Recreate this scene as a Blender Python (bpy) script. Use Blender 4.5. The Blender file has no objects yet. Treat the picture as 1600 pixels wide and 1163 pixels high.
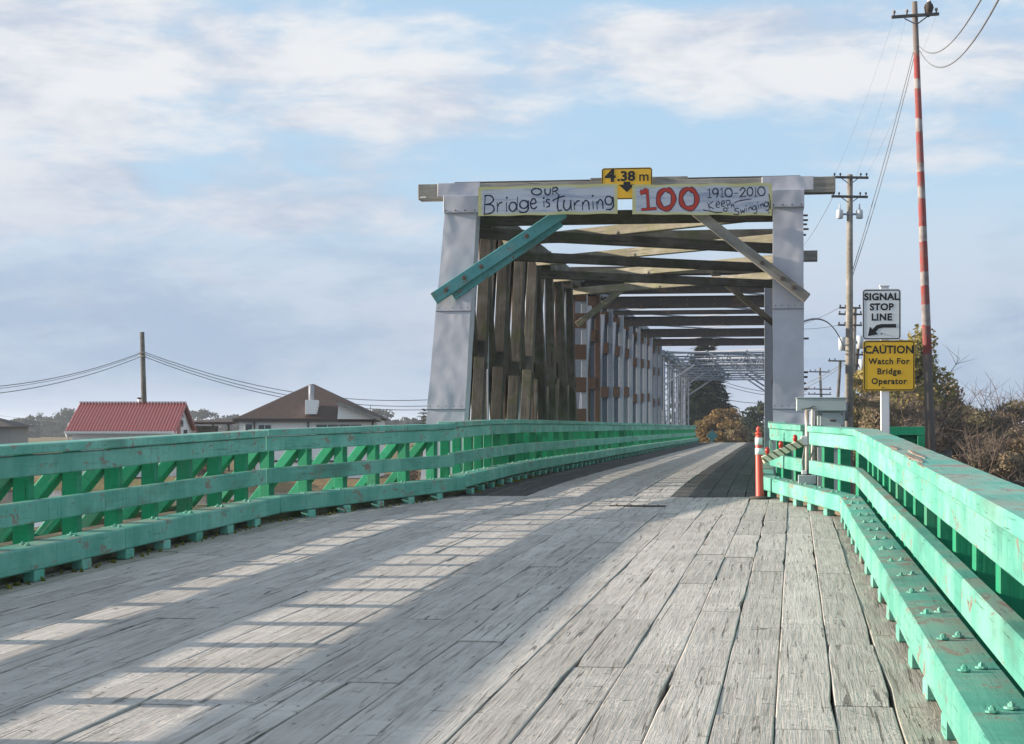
import bpy, bmesh, math, random
from mathutils import Vector, Matrix, Euler

# ------------------------------------------------------------------ camera, world, sun, exposure
random.seed(7)
SC = bpy.context.scene
COL = SC.collection
EYE = 1.62
F = 2800.0                       # focal length in photograph pixels
HORIZON = 669.0
cam_data = bpy.data.cameras.new("camera")
cam_data.sensor_width = 36.0
cam_data.lens = 36.0 * F / 1600.0
cam_data.shift_y = (HORIZON - 581.5) / 1600.0
cam_data.clip_start = 0.1
cam_data.clip_end = 20000
cam = bpy.data.objects.new("camera", cam_data)
COL.objects.link(cam)
cam.location = (0, 0, EYE)
cam.rotation_euler = (math.radians(90), 0, 0)
SC.camera = cam

SUN_EL = math.radians(13.5)
SUN_FWD = math.radians(5.0)      # how far ahead of square-left the sun stands
to_sun = Vector((-math.cos(SUN_FWD) * math.cos(SUN_EL), math.sin(SUN_FWD) * math.cos(SUN_EL), math.sin(SUN_EL)))
sun_data = bpy.data.lights.new("sun", 'SUN')
sun_data.energy = 4.6
sun_data.angle = math.radians(0.6)
sun_data.color = (1.0, 0.88, 0.72)
sun = bpy.data.objects.new("sun", sun_data)
COL.objects.link(sun)
sun.location = (-30, 0, 30)
sun.rotation_euler = to_sun.to_track_quat('Z', 'Y').to_euler()

SC.view_settings.view_transform = 'Standard'
SC.view_settings.look = 'None'
SC.view_settings.exposure = 1.12
SC.view_settings.gamma = 1.0
SC.view_settings.use_curve_mapping = False
SC.cycles.max_bounces = 6
SC.cycles.diffuse_bounces = 3
SC.cycles.glossy_bounces = 3
SC.cycles.transparent_max_bounces = 8
SC.cycles.volume_bounces = 0
HAZE = 0.0003


class NT:
    """tiny helper around a node tree"""
    def __init__(self, tree):
        self.t = tree
        tree.nodes.clear()

    def n(self, kind, **kw):
        nd = self.t.nodes.new(kind)
        for k, v in kw.items():
            if k.startswith('i_'):
                key = k[2:]
                key = int(key) if key.isdigit() else key.replace('_', ' ')
                s = nd.inputs[key]
                if isinstance(v, bpy.types.NodeSocket):
                    self.t.links.new(v, s)
                else:
                    s.default_value = v
            else:
                setattr(nd, k, v)
        return nd

    def link(self, a, b):
        self.t.links.new(a, b)

    def math(self, op, a, b=None, c=None, clamp=False):
        nd = self.t.nodes.new('ShaderNodeMath')
        nd.operation = op
        nd.use_clamp = clamp
        for i, v in enumerate((a, b, c)):
            if v is None:
                continue
            if isinstance(v, bpy.types.NodeSocket):
                self.t.links.new(v, nd.inputs[i])
            else:
                nd.inputs[i].default_value = v
        return nd.outputs[0]

    def step(self, v, lo, hi, a=0.0, b=1.0):
        nd = self.t.nodes.new('ShaderNodeMapRange')
        nd.interpolation_type = 'SMOOTHSTEP'
        self.t.links.new(v, nd.inputs[0])
        for i, x in enumerate((lo, hi, a, b)):
            nd.inputs[i + 1].default_value = x
        return nd.outputs[0]

    def mix(self, fac, a, b, mode='MIX'):
        nd = self.t.nodes.new('ShaderNodeMix')
        nd.data_type = 'RGBA'
        nd.blend_type = mode
        nd.clamp_factor = True
        for s, v in ((nd.inputs[0], fac), (nd.inputs[6], a), (nd.inputs[7], b)):
            if isinstance(v, bpy.types.NodeSocket):
                self.t.links.new(v, s)
            elif isinstance(v, (int, float)):
                s.default_value = v
            else:
                s.default_value = (*v[:3], 1)
        return nd.outputs[2]

    def noise(self, vec, scale, detail=4, rough=0.55, dist=0.0):
        nd = self.n('ShaderNodeTexNoise')
        self.t.links.new(vec, nd.inputs['Vector'])
        nd.inputs['Scale'].default_value = scale
        nd.inputs['Detail'].default_value = detail
        nd.inputs['Roughness'].default_value = rough
        nd.inputs['Distortion'].default_value = dist
        return nd.outputs['Fac']

    def mapping(self, vec, scale, loc=None):
        nd = self.n('ShaderNodeMapping')
        self.t.links.new(vec, nd.inputs['Vector'])
        nd.inputs['Scale'].default_value = scale
        if loc is not None:
            if isinstance(loc, bpy.types.NodeSocket):
                self.t.links.new(loc, nd.inputs['Location'])
            else:
                nd.inputs['Location'].default_value = loc
        return nd.outputs[0]


world = bpy.data.worlds.new("World")
SC.world = world
world.use_nodes = True
w = NT(world.node_tree)
sky = w.n('ShaderNodeTexSky', sky_type='NISHITA', sun_disc=False)
sky.sun_elevation = SUN_EL
sky.sun_rotation = math.radians(270) + SUN_FWD
sky.air_density = 1.0
sky.dust_density = 0.8
sky.ozone_density = 1.5
tc = w.n('ShaderNodeTexCoord').outputs['Generated']
sep = w.n('ShaderNodeSeparateXYZ', i_0=tc)
zz = sep.outputs[2]
# cloud sheets: long flat layers, the same formula over the whole dome
v1 = w.mapping(tc, (4.2, 4.2, 12.0), (3.93, 0.34, 6.42))
n1 = w.noise(v1, 1.0, 10, 0.58, 0.15)
v2 = w.mapping(tc, (12.0, 12.0, 38.0), (6.63, 5.88, 2.96))
n2 = w.noise(v2, 1.0, 8, 0.60, 0.2)
v3 = w.mapping(tc, (1.6, 1.6, 7.0), (7.47, 5.68, 5.31))
n3 = w.noise(v3, 1.0, 4, 0.5, 0.0)
dens = w.math('ADD', w.math('MULTIPLY', n1, 0.75), w.math('MULTIPLY', n2, 0.25))
cover = w.step(dens, 0.435, 0.57)
low = w.step(zz, 0.07, 0.15, 1.0, 0.0)            # the grey-blue stratus bank above the horizon
cover = w.math('MAXIMUM', cover, w.math('MULTIPLY', low, 0.82))
bright = w.step(w.math('ADD', w.math('MULTIPLY', n2, 0.45), w.math('MULTIPLY', n3, 0.55)), 0.43, 0.58)
hi = w.step(zz, 0.01, 0.20)
gray = w.mix(hi, (1.80, 2.38, 3.35), (2.95, 3.35, 4.05))
white = w.mix(hi, (2.65, 3.12, 3.95), (4.60, 4.68, 4.85))
ccol = w.mix(bright, gray, white)
clear = w.mix(0.80, sky.outputs[0], (2.60, 3.75, 4.95))
scol = w.mix(cover, clear, ccol)
bg = w.n('ShaderNodeBackground', i_Color=scol)
bg.inputs['Strength'].default_value = 0.085
w.link(bg.outputs[0], w.n('ShaderNodeOutputWorld').inputs[0])

# ------------------------------------------------------------------ frames of reference
ANG = math.radians(8.17)         # the bridge runs this far to the right of the view axis
CA, SA = math.cos(ANG), math.sin(ANG)


def B(t, d, z):
    """bridge frame: t to the right of the camera's line, d along the bridge"""
    return Vector((t * CA + d * SA, d * CA - t * SA, z))


def at(px, py, Y):
    return Vector(((px - 800) / F * Y, Y, EYE - (py - HORIZON) / F * Y))


def dz(d):
    """height of the deck along the bridge"""
    if d < 29:
        return 0.0156 * d
    if d < 41:
        u = (d - 29) / 12.0
        return 0.4524 + 0.0976 * (1 - (1 - u) ** 2)
    if d < 133:
        return 0.55
    return 0.55 - 0.02 * (d - 133) - 0.0006 * min(d - 133, 25) ** 2


# ------------------------------------------------------------------ object helpers
WM = {}


def put(name, me, M, parent=None):
    o = bpy.data.objects.new(name, me)
    COL.objects.link(o)
    if parent is not None:
        o.parent = parent
        o.matrix_basis = WM[parent.name].inverted() @ M
    else:
        o.matrix_basis = M
    WM[o.name] = M.copy()
    return o


def tag(o, label=None, cat=None, group=None, kind=None):
    if label: o['label'] = label
    if cat: o['category'] = cat
    if group: o['group'] = group
    if kind: o['kind'] = kind
    return o


def thing(name, loc, label, cat, group=None, M=None):
    return tag(put(name, None, M if M is not None else Matrix.Translation(Vector(loc))), label, cat, group)


def mesh_from(name, verts, faces, mat, smooth=False):
    me = bpy.data.meshes.new(name)
    me.from_pydata([tuple(v) for v in verts], [], faces)
    me.update()
    if mat is not None:
        me.materials.append(mat)
    if smooth:
        me.polygons.foreach_set('use_smooth', [True] * len(me.polygons))
    return me


_cache = {}


def cbox(L, wd, h, mat, ch=0.008):
    """box with chamfered edges, length on local x"""
    key = (round(L, 3), round(wd, 3), round(h, 3), mat.name, ch)
    if key in _cache:
        return _cache[key]
    a, b, c = L / 2, wd / 2, h / 2
    ch = min(ch, a * .45, b * .45, c * .45)
    vs, idx = [], {}
    for sx in (-1, 1):
        for sy in (-1, 1):
            for sz in (-1, 1):
                idx[(sx, sy, sz, 0)] = len(vs); vs.append((sx * a, sy * (b - ch), sz * (c - ch)))
                idx[(sx, sy, sz, 1)] = len(vs); vs.append((sx * (a - ch), sy * b, sz * (c - ch)))
                idx[(sx, sy, sz, 2)] = len(vs); vs.append((sx * (a - ch), sy * (b - ch), sz * c))
    fs = []
    for s in (-1, 1):
        fs.append([idx[(s, p, q, 0)] for p, q in ((-1, -1), (1, -1), (1, 1), (-1, 1))])
        fs.append([idx[(p, s, q, 1)] for p, q in ((-1, -1), (1, -1), (1, 1), (-1, 1))])
        fs.append([idx[(p, q, s, 2)] for p, q in ((-1, -1), (1, -1), (1, 1), (-1, 1))])
    for p in (-1, 1):
        for q in (-1, 1):
            fs.append([idx[(-1, p, q, 1)], idx[(1, p, q, 1)], idx[(1, p, q, 2)], idx[(-1, p, q, 2)]])
            fs.append([idx[(p, -1, q, 0)], idx[(p, 1, q, 0)], idx[(p, 1, q, 2)], idx[(p, -1, q, 2)]])
            fs.append([idx[(p, q, -1, 0)], idx[(p, q, 1, 0)], idx[(p, q, 1, 1)], idx[(p, q, -1, 1)]])
            for r in (-1, 1):
                fs.append([idx[(p, q, r, 0)], idx[(p, q, r, 1)], idx[(p, q, r, 2)]])
    me = mesh_from('timber', vs, fs, mat)
    bm = bmesh.new(); bm.from_mesh(me)
    bmesh.ops.recalc_face_normals(bm, faces=bm.faces)
    bm.to_mesh(me); bm.free()
    _cache[key] = me
    return me


def frame(p0, p1, up=(0, 0, 1)):
    x = (p1 - p0).normalized()
    up = Vector(up)
    if abs(x.dot(up)) > 0.98:
        up = B(0, 1, 0)
    y = up.cross(x).normalized()
    z = x.cross(y)
    M = Matrix(((x.x, y.x, z.x, 0), (x.y, y.y, z.y, 0), (x.z, y.z, z.z, 0), (0, 0, 0, 1)))
    M.translation = (p0 + p1) / 2
    return M


def beam(name, p0, p1, wd, h, mat, parent=None, up=(0, 0, 1), ch=0.009):
    """timber from p0 to p1: wd sideways, h along 'up'"""
    p0, p1 = Vector(p0), Vector(p1)
    return put(name, cbox((p1 - p0).length, wd, h, mat, ch), frame(p0, p1, up), parent)


BR = Matrix.Rotation(-ANG, 4, 'Z')     # local x = t, local y = d


def bbox(name, t0, t1, d0, d1, z0, z1, mat, parent=None, ch=0.006):
    """upright box in the bridge frame"""
    M = Matrix.Translation(B((t0 + t1) / 2, (d0 + d1) / 2, (z0 + z1) / 2)) @ BR
    return put(name, cbox(t1 - t0, d1 - d0, z1 - z0, mat, ch), M, parent)


def wbox(name, x0, x1, y0, y1, z0, z1, mat, parent=None, ch=0.006):
    M = Matrix.Translation(Vector(((x0 + x1) / 2, (y0 + y1) / 2, (z0 + z1) / 2)))
    return put(name, cbox(x1 - x0, y1 - y0, z1 - z0, mat, ch), M, parent)


def tube_data(pts, radii, n=8, cap=True, vs=None, fs=None):
    vs = [] if vs is None else vs
    fs = [] if fs is None else fs
    base = len(vs)
    pts = [Vector(p) for p in pts]
    prev = None
    for i, p in enumerate(pts):
        a = pts[max(i - 1, 0)]; b = pts[min(i + 1, len(pts) - 1)]
        x = (b - a).normalized()
        ref = prev if prev is not None else (Vector((0, 0, 1)) if abs(x.z) < .9 else Vector((1, 0, 0)))
        y = (ref - x * ref.dot(x)).normalized()
        prev = y
        z = x.cross(y)
        r = radii[i] if isinstance(radii, (list, tuple)) else radii
        for k in range(n):
            an = 2 * math.pi * k / n
            vs.append(p + y * math.cos(an) * r + z * math.sin(an) * r)
    for i in range(len(pts) - 1):
        for k in range(n):
            fs.append((base + i * n + k, base + i * n + (k + 1) % n, base + (i + 1) * n + (k + 1) % n, base + (i + 1) * n + k))
    if cap:
        fs.append(tuple(base + k for k in range(n))[::-1])
        fs.append(tuple(base + (len(pts) - 1) * n + k for k in range(n)))
    return vs, fs


def tube(name, pts, radii, mat, parent=None, n=8, smooth=True):
    pts = [Vector(p) for p in pts]
    o = pts[0].copy()
    vs, fs = tube_data([p - o for p in pts], radii, n)
    return put(name, mesh_from(name, vs, fs, mat, smooth), Matrix.Translation(o), parent)


def sag(p0, p1, s, n=14):
    p0, p1 = Vector(p0), Vector(p1)
    return [p0.lerp(p1, i / n) - Vector((0, 0, 4 * s * (i / n) * (1 - i / n))) for i in range(n + 1)]


# ------------------------------------------------------------------ materials
def mat_new(name):
    m = bpy.data.materials.new(name)
    m.use_nodes = True
    return m, NT(m.node_tree)


def finish(m, g, color, rough=0.7, bump=None, bstr=0.3, bdist=0.01, metallic=0.0, spec=0.35):
    p = g.n('ShaderNodeBsdfPrincipled')
    for key, v in (('Base Color', color), ('Roughness', rough), ('Metallic', metallic), ('Specular IOR Level', spec)):
        if isinstance(v, bpy.types.NodeSocket):
            g.link(v, p.inputs[key])
        elif key == 'Base Color':
            p.inputs[key].default_value = (*v[:3], 1)
        else:
            p.inputs[key].default_value = v
    if bump is not None:
        bn = g.n('ShaderNodeBump', i_Strength=bstr, i_Distance=bdist, i_Height=bump)
        g.link(bn.outputs[0], p.inputs['Normal'])
    g.link(p.outputs[0], g.n('ShaderNodeOutputMaterial').inputs[0])
    return m


def obj_coords(g):
    """object coordinates shifted at random for every object"""
    c = g.n('ShaderNodeTexCoord').outputs['Object']
    r = g.n('ShaderNodeObjectInfo').outputs['Random']
    sh = g.n('ShaderNodeCombineXYZ', i_0=g.math('MULTIPLY', r, 37.0), i_1=g.math('MULTIPLY', r, 11.3), i_2=g.math('MULTIPLY', r, 23.7)).outputs[0]
    ad = g.n('ShaderNodeVectorMath', operation='ADD')
    g.link(c, ad.inputs[0]); g.link(sh, ad.inputs[1])
    return ad.outputs[0], r


def wood_mat(name, base, dark, light, crack=0.5, bstr=0.5, moss=None, rough=0.85, vary=0.25, cross=0.0):
    m, g = mat_new(name)
    v, r = obj_coords(g)
    grain = g.noise(g.mapping(v, (1.1, 18, 18)), 1.0, 5, 0.64, 0.8)
    hair = g.noise(g.mapping(v, (1.6, 60, 60), (2, 6, 8)), 1.0, 3, 0.66, 0.8)
    blot = g.noise(v, 1.6, 4, 0.6)
    crk = g.noise(g.mapping(v, (0.9, 26, 26), (5, 3, 1)), 1.0, 4, 0.66, 0.9)
    crk = g.math('MULTIPLY', g.step(crk, 0.60, 0.645), g.step(blot, 0.36, 0.6, 0.35, 1.0))
    fine = g.step(hair, 0.56, 0.70)
    col = g.mix(g.step(grain, 0.28, 0.70), dark, base)
    col = g.mix(g.step(blot, 0.40, 0.75), col, light)
    col = g.mix(g.math('MULTIPLY', fine, 0.40), col, dark)
    col = g.mix(g.math('MULTIPLY', crk, crack), col, tuple(x * 0.16 for x in dark))
    h = g.math('ADD', g.math('MULTIPLY', grain, 0.6), g.math('MULTIPLY', hair, 0.4))
    h = g.math('SUBTRACT', h, g.math('MULTIPLY', crk, 0.8))
    if cross:
        # short splits and wavy worn ridges across the flat-sawn boards
        wav = g.noise(g.mapping(v, (9, 2.6, 2.6), (9, 1, 4)), 1.0, 3, 0.6, 1.2)
        ck = g.math('MULTIPLY', g.step(wav, 0.66, 0.70), g.step(blot, 0.45, 0.58))
        col = g.mix(g.math('MULTIPLY', ck, cross * 0.7), col, tuple(x * 0.22 for x in dark))
        rings = g.math('SINE', g.math('MULTIPLY', wav, 48.0))
        h = g.math('ADD', h, g.math('MULTIPLY', g.math('MULTIPLY', rings, g.step(blot, 0.42, 0.62)), 0.13))
        col = g.mix(g.math('MULTIPLY', g.step(rings, 0.55, 1.0), g.math('MULTIPLY', g.step(blot, 0.46, 0.64), 0.22)), col, dark)
        h = g.math('SUBTRACT', h, g.math('MULTIPLY', ck, 0.7))
    if moss:
        col = g.mix(g.math('MULTIPLY', g.step(g.noise(v, 2.3, 4, 0.6), 0.47, 0.66), 0.75), col, moss)
    hsv = g.n('ShaderNodeHueSaturation', i_Color=col, i_Value=g.math('ADD', 1.0 - vary / 2, g.math('MULTIPLY', r, vary)))
    return finish(m, g, hsv.outputs[0], rough, h, bstr, 0.012, spec=0.2)


def paint_mat(name, base, faded, under=(0.17, 0.135, 0.11), wear=0.66, rough=0.6, topwear=True):
    m, g = mat_new(name)
    v, r = obj_coords(g)
    grain = g.noise(g.mapping(v, (1.2, 24, 24)), 1.0, 5, 0.62, 0.6)
    blot = g.noise(v, 1.1, 6, 0.66)
    chip = g.noise(g.mapping(v, (2.6, 6, 6), (4, 8, 2)), 1.0, 8, 0.74, 0.7)
    line = g.noise(g.mapping(v, (1.5, 40, 40), (1, 2, 9)), 1.0, 4, 0.7, 0.8)
    vert = g.noise(g.mapping(v, (20, 3, 1.2), (3, 3, 3)), 1.0, 4, 0.66)
    scuff = g.noise(g.mapping(v, (0.8, 1.6, 2.4), (7, 1, 5)), 1.0, 3, 0.55)
    drk = tuple(x * 0.52 for x in base)
    col = g.mix(g.step(blot, 0.34, 0.66), base, faded)
    col = g.mix(g.math('MULTIPLY', g.step(grain, 0.5, 0.75), 0.30), col, drk)
    col = g.mix(g.math('MULTIPLY', g.step(vert, 0.50, 0.74), 0.48), col, drk)
    col = g.mix(g.math('MULTIPLY', g.step(scuff, 0.55, 0.72), 0.55), col, (0.085, 0.15, 0.115))
    nrm = g.n('ShaderNodeNewGeometry').outputs['Normal']
    up = g.step(g.n('ShaderNodeSeparateXYZ', i_0=nrm).outputs[2], 0.6, 0.9)
    if topwear:
        grime = g.mix(g.noise(v, 4.0, 5, 0.6), (0.22, 0.34, 0.29), (0.27, 0.22, 0.15))
        col = g.mix(g.math('MULTIPLY', g.math('MULTIPLY', up, g.step(blot, 0.40, 0.64)), 0.75), col, grime)
        chip = g.math('ADD', chip, g.math('MULTIPLY', up, 0.03))
    ch = g.math('MULTIPLY', g.step(chip, wear, wear + 0.02), g.step(blot, 0.44, 0.52))
    col = g.mix(ch, col, g.mix(grain, under, tuple(min(1, x * 1.9) for x in under)))
    cr = g.step(line, 0.615, 0.67)
    col = g.mix(g.math('MULTIPLY', cr, 0.6), col, (0.02, 0.035, 0.028))
    h = g.math('SUBTRACT', g.math('MULTIPLY', grain, 0.6), g.math('ADD', g.math('MULTIPLY', ch, 0.6), g.math('MULTIPLY', cr, 0.6)))
    hsv = g.n('ShaderNodeHueSaturation', i_Color=col, i_Value=g.math('ADD', 0.86, g.math('MULTIPLY', r, 0.28)))
    return finish(m, g, hsv.outputs[0], rough, h, 0.5, 0.008, spec=0.25)


def plain_mat(name, col, rough=0.6, metallic=0.0, vary=0.12, scale=6.0, bstr=0.1, spec=0.35, dirt=None):
    m, g = mat_new(name)
    v, r = obj_coords(g)
    nz = g.noise(v, scale, 6, 0.6)
    c = g.mix(nz, tuple(x * (1 - vary) for x in col), tuple(min(1, x * (1 + vary)) for x in col))
    if dirt:
        d2 = g.noise(v, scale * 0.37, 7, 0.68, 0.5)
        c = g.mix(g.step(d2, 0.52, 0.70), c, dirt)
    return finish(m, g, c, rough, nz, bstr, 0.01, metallic, spec)


def sheet_mat(name, col):
    """dented painted sheet metal"""
    m, g = mat_new(name)
    v, r = obj_coords(g)
    dent = g.noise(g.mapping(v, (1.3, 1.3, 0.9)), 1.0, 2, 0.4, 0.4)
    dent2 = g.noise(v, 2.6, 1, 0.3, 0.2)
    blot = g.noise(v, 1.7, 7, 0.65)
    spots = g.noise(v, 17.0, 3, 0.6)
    c = g.mix(g.step(blot, 0.35, 0.72), col, tuple(min(1, x * 1.16) for x in col))
    c = g.mix(g.math('MULTIPLY', g.step(spots, 0.70, 0.76), 0.6), c, (0.18, 0.13, 0.10))
    h = g.math('ADD', g.math('MULTIPLY', dent, 1.0), g.math('MULTIPLY', dent2, 0.25))
    return finish(m, g, c, 0.42, h, 0.65, 0.10, 0.0, 0.4)


def steel_mat(name, col, rust, amt=0.60):
    m, g = mat_new(name)
    v, r = obj_coords(g)
    blot = g.noise(v, 1.9, 8, 0.68, 0.4)
    sp = g.noise(v, 11.0, 4, 0.6)
    c = g.mix(g.step(sp, 0.35, 0.8), tuple(x * 0.86 for x in col), col)
    c = g.mix(g.step(g.math('ADD', g.math('MULTIPLY', blot, 0.8), g.math('MULTIPLY', sp, 0.2)), amt, amt + 0.1), c, rust)
    return finish(m, g, c, 0.6, sp, 0.2, 0.006, 0.1)


def leaf_mat(name, a, b, c):
    m, g = mat_new(name)
    geo = g.n('ShaderNodeNewGeometry')
    rnd = geo.outputs['Random Per Island']
    v = g.n('ShaderNodeTexCoord').outputs['Object']
    big = g.noise(v, 0.8, 3, 0.5)
    col = g.mix(rnd, a, b)
    col = g.mix(g.step(big, 0.45, 0.65), col, c)
    d1 = g.n('ShaderNodeBsdfDiffuse', i_Color=col)
    d2 = g.n('ShaderNodeBsdfTranslucent', i_Color=col)
    mx = g.n('ShaderNodeMixShader', i_0=0.25)
    g.link(d1.outputs[0], mx.inputs[1]); g.link(d2.outputs[0], mx.inputs[2])
    g.link(mx.outputs[0], g.n('ShaderNodeOutputMaterial').inputs[0])
    return m


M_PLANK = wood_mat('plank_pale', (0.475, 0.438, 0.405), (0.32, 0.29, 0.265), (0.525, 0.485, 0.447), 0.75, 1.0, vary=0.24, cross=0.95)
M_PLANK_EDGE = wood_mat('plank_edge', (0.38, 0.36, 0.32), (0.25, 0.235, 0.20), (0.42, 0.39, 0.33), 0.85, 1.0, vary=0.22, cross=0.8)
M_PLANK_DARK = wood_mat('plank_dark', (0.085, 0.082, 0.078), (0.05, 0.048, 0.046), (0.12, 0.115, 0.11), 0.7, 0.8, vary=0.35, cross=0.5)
M_TIMBER = wood_mat('timber_brown', (0.108, 0.094, 0.078), (0.05, 0.043, 0.036), (0.145, 0.128, 0.108), 0.7, 0.6, moss=(0.062, 0.068, 0.032), vary=0.5)
M_MOSSY_LIT = wood_mat('timber_mossy_lit', (0.27, 0.245, 0.19), (0.14, 0.125, 0.095), (0.33, 0.305, 0.245), 0.7, 0.6, moss=(0.19, 0.185, 0.10), vary=0.3)  # moss tint plus sunlight painted in as a paler wood tone
M_GREYWOOD = wood_mat('timber_grey', (0.30, 0.28, 0.25), (0.17, 0.155, 0.14), (0.38, 0.36, 0.32), 0.7, 0.6, vary=0.25)
M_FLOOR = wood_mat('timber_floor', (0.19, 0.155, 0.11), (0.09, 0.075, 0.055), (0.25, 0.21, 0.16), 0.7, 0.6, moss=(0.10, 0.11, 0.04), vary=0.4)
M_MINT = paint_mat('paint_mint', (0.085, 0.335, 0.258), (0.19, 0.465, 0.38), wear=0.575)
M_KELLY = paint_mat('paint_green', (0.010, 0.235, 0.115), (0.016, 0.28, 0.145), wear=0.68, topwear=False)
M_TEAL = paint_mat('paint_teal', (0.075, 0.27, 0.29), (0.12, 0.34, 0.35), under=(0.12, 0.10, 0.09), wear=0.585)
M_DKGREEN = paint_mat('paint_dark_green', (0.01, 0.17, 0.095), (0.015, 0.21, 0.12), wear=0.70)
M_SHEET = sheet_mat('sheet_metal', (0.44, 0.44, 0.49))
M_SILVER = steel_mat('steel_silver', (0.33, 0.35, 0.40), (0.16, 0.085, 0.05), 0.64)
M_SILVER2 = steel_mat('steel_grey', (0.20, 0.225, 0.28), (0.13, 0.08, 0.055), 0.62)
M_RUST = steel_mat('steel_rust', (0.105, 0.058, 0.038), (0.16, 0.088, 0.055), 0.56)
M_BROWNSTEEL = steel_mat('steel_brown', (0.065, 0.052, 0.048), (0.11, 0.065, 0.045), 0.55)
M_BOLT = plain_mat('bolt_steel', (0.13, 0.105, 0.085), 0.6, 0.3)
M_WHITE = plain_mat('white_paint', (0.74, 0.74, 0.72), 0.55, vary=0.05)
M_WIRE = plain_mat('wire', (0.16, 0.16, 0.17), 0.6)
M_BLACK = plain_mat('black_print', (0.012, 0.012, 0.014), 0.5)
M_NAVY = plain_mat('navy_paint', (0.018, 0.025, 0.06), 0.6)
M_REDP = plain_mat('red_paint', (0.52, 0.05, 0.03), 0.6)
M_SIGNY = plain_mat('sign_yellow', (0.72, 0.42, 0.025), 0.4, vary=0.08, scale=3)
M_SIGNW = plain_mat('sign_white', (0.66, 0.68, 0.71), 0.4, vary=0.05, scale=3)
M_POLE = wood_mat('pole_wood', (0.26, 0.235, 0.20), (0.15, 0.13, 0.11), (0.34, 0.31, 0.27), 0.6, 0.5)
M_POLEDK = wood_mat('pole_dark', (0.10, 0.09, 0.08), (0.05, 0.045, 0.04), (0.14, 0.125, 0.11), 0.6, 0.5)

# ------------------------------------------------------------------ ground, river
RIVER0, RIVER1 = 38.0, 101.0


def ground_z(x, y):
    d = x * SA + y * CA
    t = x * CA - y * SA
    z = -1.4
    if RIVER0 - 6 < d < RIVER1 + 5:
        a = min(1, max(0, (d - (RIVER0 - 6)) / 8.0)); b = min(1, max(0, ((RIVER1 + 5) - d) / 9.0))
        z -= 2.6 * min(a, b)
    if d > 131 and abs(t + 2.5) < 14:            # embankment at the far end of the bridge
        k = max(0, 1 - max(0, abs(t + 2.5) - 4.5) / 6.0)
        z += (dz(d) - 0.45 + 1.4) * k * min(1, max(0, (d - 131) / 4.0)) if dz(d) > -0.9 else 0
    z += 0.10 * math.sin(x * .31 + y * .17) + 0.07 * math.sin(x * .83 - y * .57)
    return z


def axis_steps(a, b, fine_a, fine_b, fine, coarse):
    out, x = [], a
    while x < b:
        out.append(x)
        if fine_a <= x < fine_b:
            x += fine
        else:
            gap = (fine_a - x) if x < fine_a else (x - fine_b)
            x += min(coarse, max(fine, gap * 0.35 + fine))
            if x > fine_a and out[-1] < fine_a:
                x = fine_a
    out.append(b)
    return out


xs = axis_steps(-4000, 4000, -60, 70, 2.0, 900)
ys = axis_steps(-60, 9000, -20, 180, 2.0, 1200)
gv = [(x, y, ground_z(x, y)) for y in ys for x in xs]
gf = [(j * len(xs) + i, j * len(xs) + i + 1, (j + 1) * len(xs) + i + 1, (j + 1) * len(xs) + i) for j in range(len(ys) - 1) for i in range(len(xs) - 1)]
m, g = mat_new('ground_grass')
v = g.n('ShaderNodeTexCoord').outputs['Object']
n_a = g.noise(v, 0.07, 6, 0.6); n_b = g.noise(v, 2.5, 6, 0.65)
c = g.mix(g.step(n_a, 0.4, 0.62), (0.20, 0.135, 0.07), (0.125, 0.12, 0.045))
c = g.mix(g.math('MULTIPLY', n_b, 0.6), c, (0.25, 0.19, 0.115))
M_GROUND = finish(m, g, c, 0.95, n_b, 0.6, 0.15, spec=0.1)
tag(put('ground', mesh_from('ground', gv, gf, M_GROUND, True), Matrix()), kind='structure')

m, g = mat_new('river_water')
v = g.n('ShaderNodeTexCoord').outputs['Object']
rip = g.noise(g.mapping(v, (0.5, 1.4, 1)), 1.3, 5, 0.6, 0.3)
M_WATER = finish(m, g, (0.055, 0.065, 0.06), 0.08, rip, 0.35, 0.12, spec=0.5)
riv = [B(-420, RIVER0 - 8, -2.1), B(420, RIVER0 - 8, -2.1), B(420, RIVER1 + 6, -2.1), B(-420, RIVER1 + 6, -2.1)]
tag(put('river', mesh_from('river', riv, [(0, 1, 2, 3)], M_WATER), Matrix()), kind='structure')

# ------------------------------------------------------------------ bridge deck: planks, floor beams, stringers
deck = tag(put('bridge_deck', None, Matrix.Translation(B(-2.5, 0, 0))), 'long timber plank roadway of the bridge', None, kind='structure')


def plank_mesh(L, wd, th, mat, rnd, n=5):
    vs, fs = [], []
    jl = rnd.uniform(-.003, .003)
    for i in range(n + 1):
        x = -L / 2 + L * i / n
        a = rnd.uniform(-.002, .0015) - (.018 if rnd.random() < .05 else 0); b = rnd.uniform(-.002, .0015) - (.018 if rnd.random() < .05 else 0)
        bow = 0.003 * math.sin(3.1 * i / n) + rnd.uniform(-.0015, .0015)
        c = 0.003 + rnd.uniform(0, .003)
        vs += [(x, -wd / 2 - a, -th), (x, -wd / 2 - a, bow - c), (x, -wd / 2 - a + c * 1.3, bow),
               (x, wd / 2 + b - c * 1.3, bow), (x, wd / 2 + b, bow - c), (x, wd / 2 + b, -th)]
    for i in range(n):
        o = i * 6
        for k in range(5):
            fs.append((o + k, o + k + 1, o + 7 + k, o + 6 + k)[::-1])
    fs.append((0, 1, 2, 3, 4, 5))
    o = n * 6
    fs.append((o + 5, o + 4, o + 3, o + 2, o + 1, o))
    return mesh_from('plank', vs, fs, mat)


rnd = random.Random(11)
PITCH = 0.307


def taper_end_left(t):      # the roadway narrows towards the truss
    return 30.0 if t > -5.35 else 23.0 + (t + 6.9) / 1.5 * 6.7


def taper_end_right(t):
    return 30.0 if t < 0.05 else 30.6 - (t - 0.15) / 1.0 * 5.6


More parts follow.
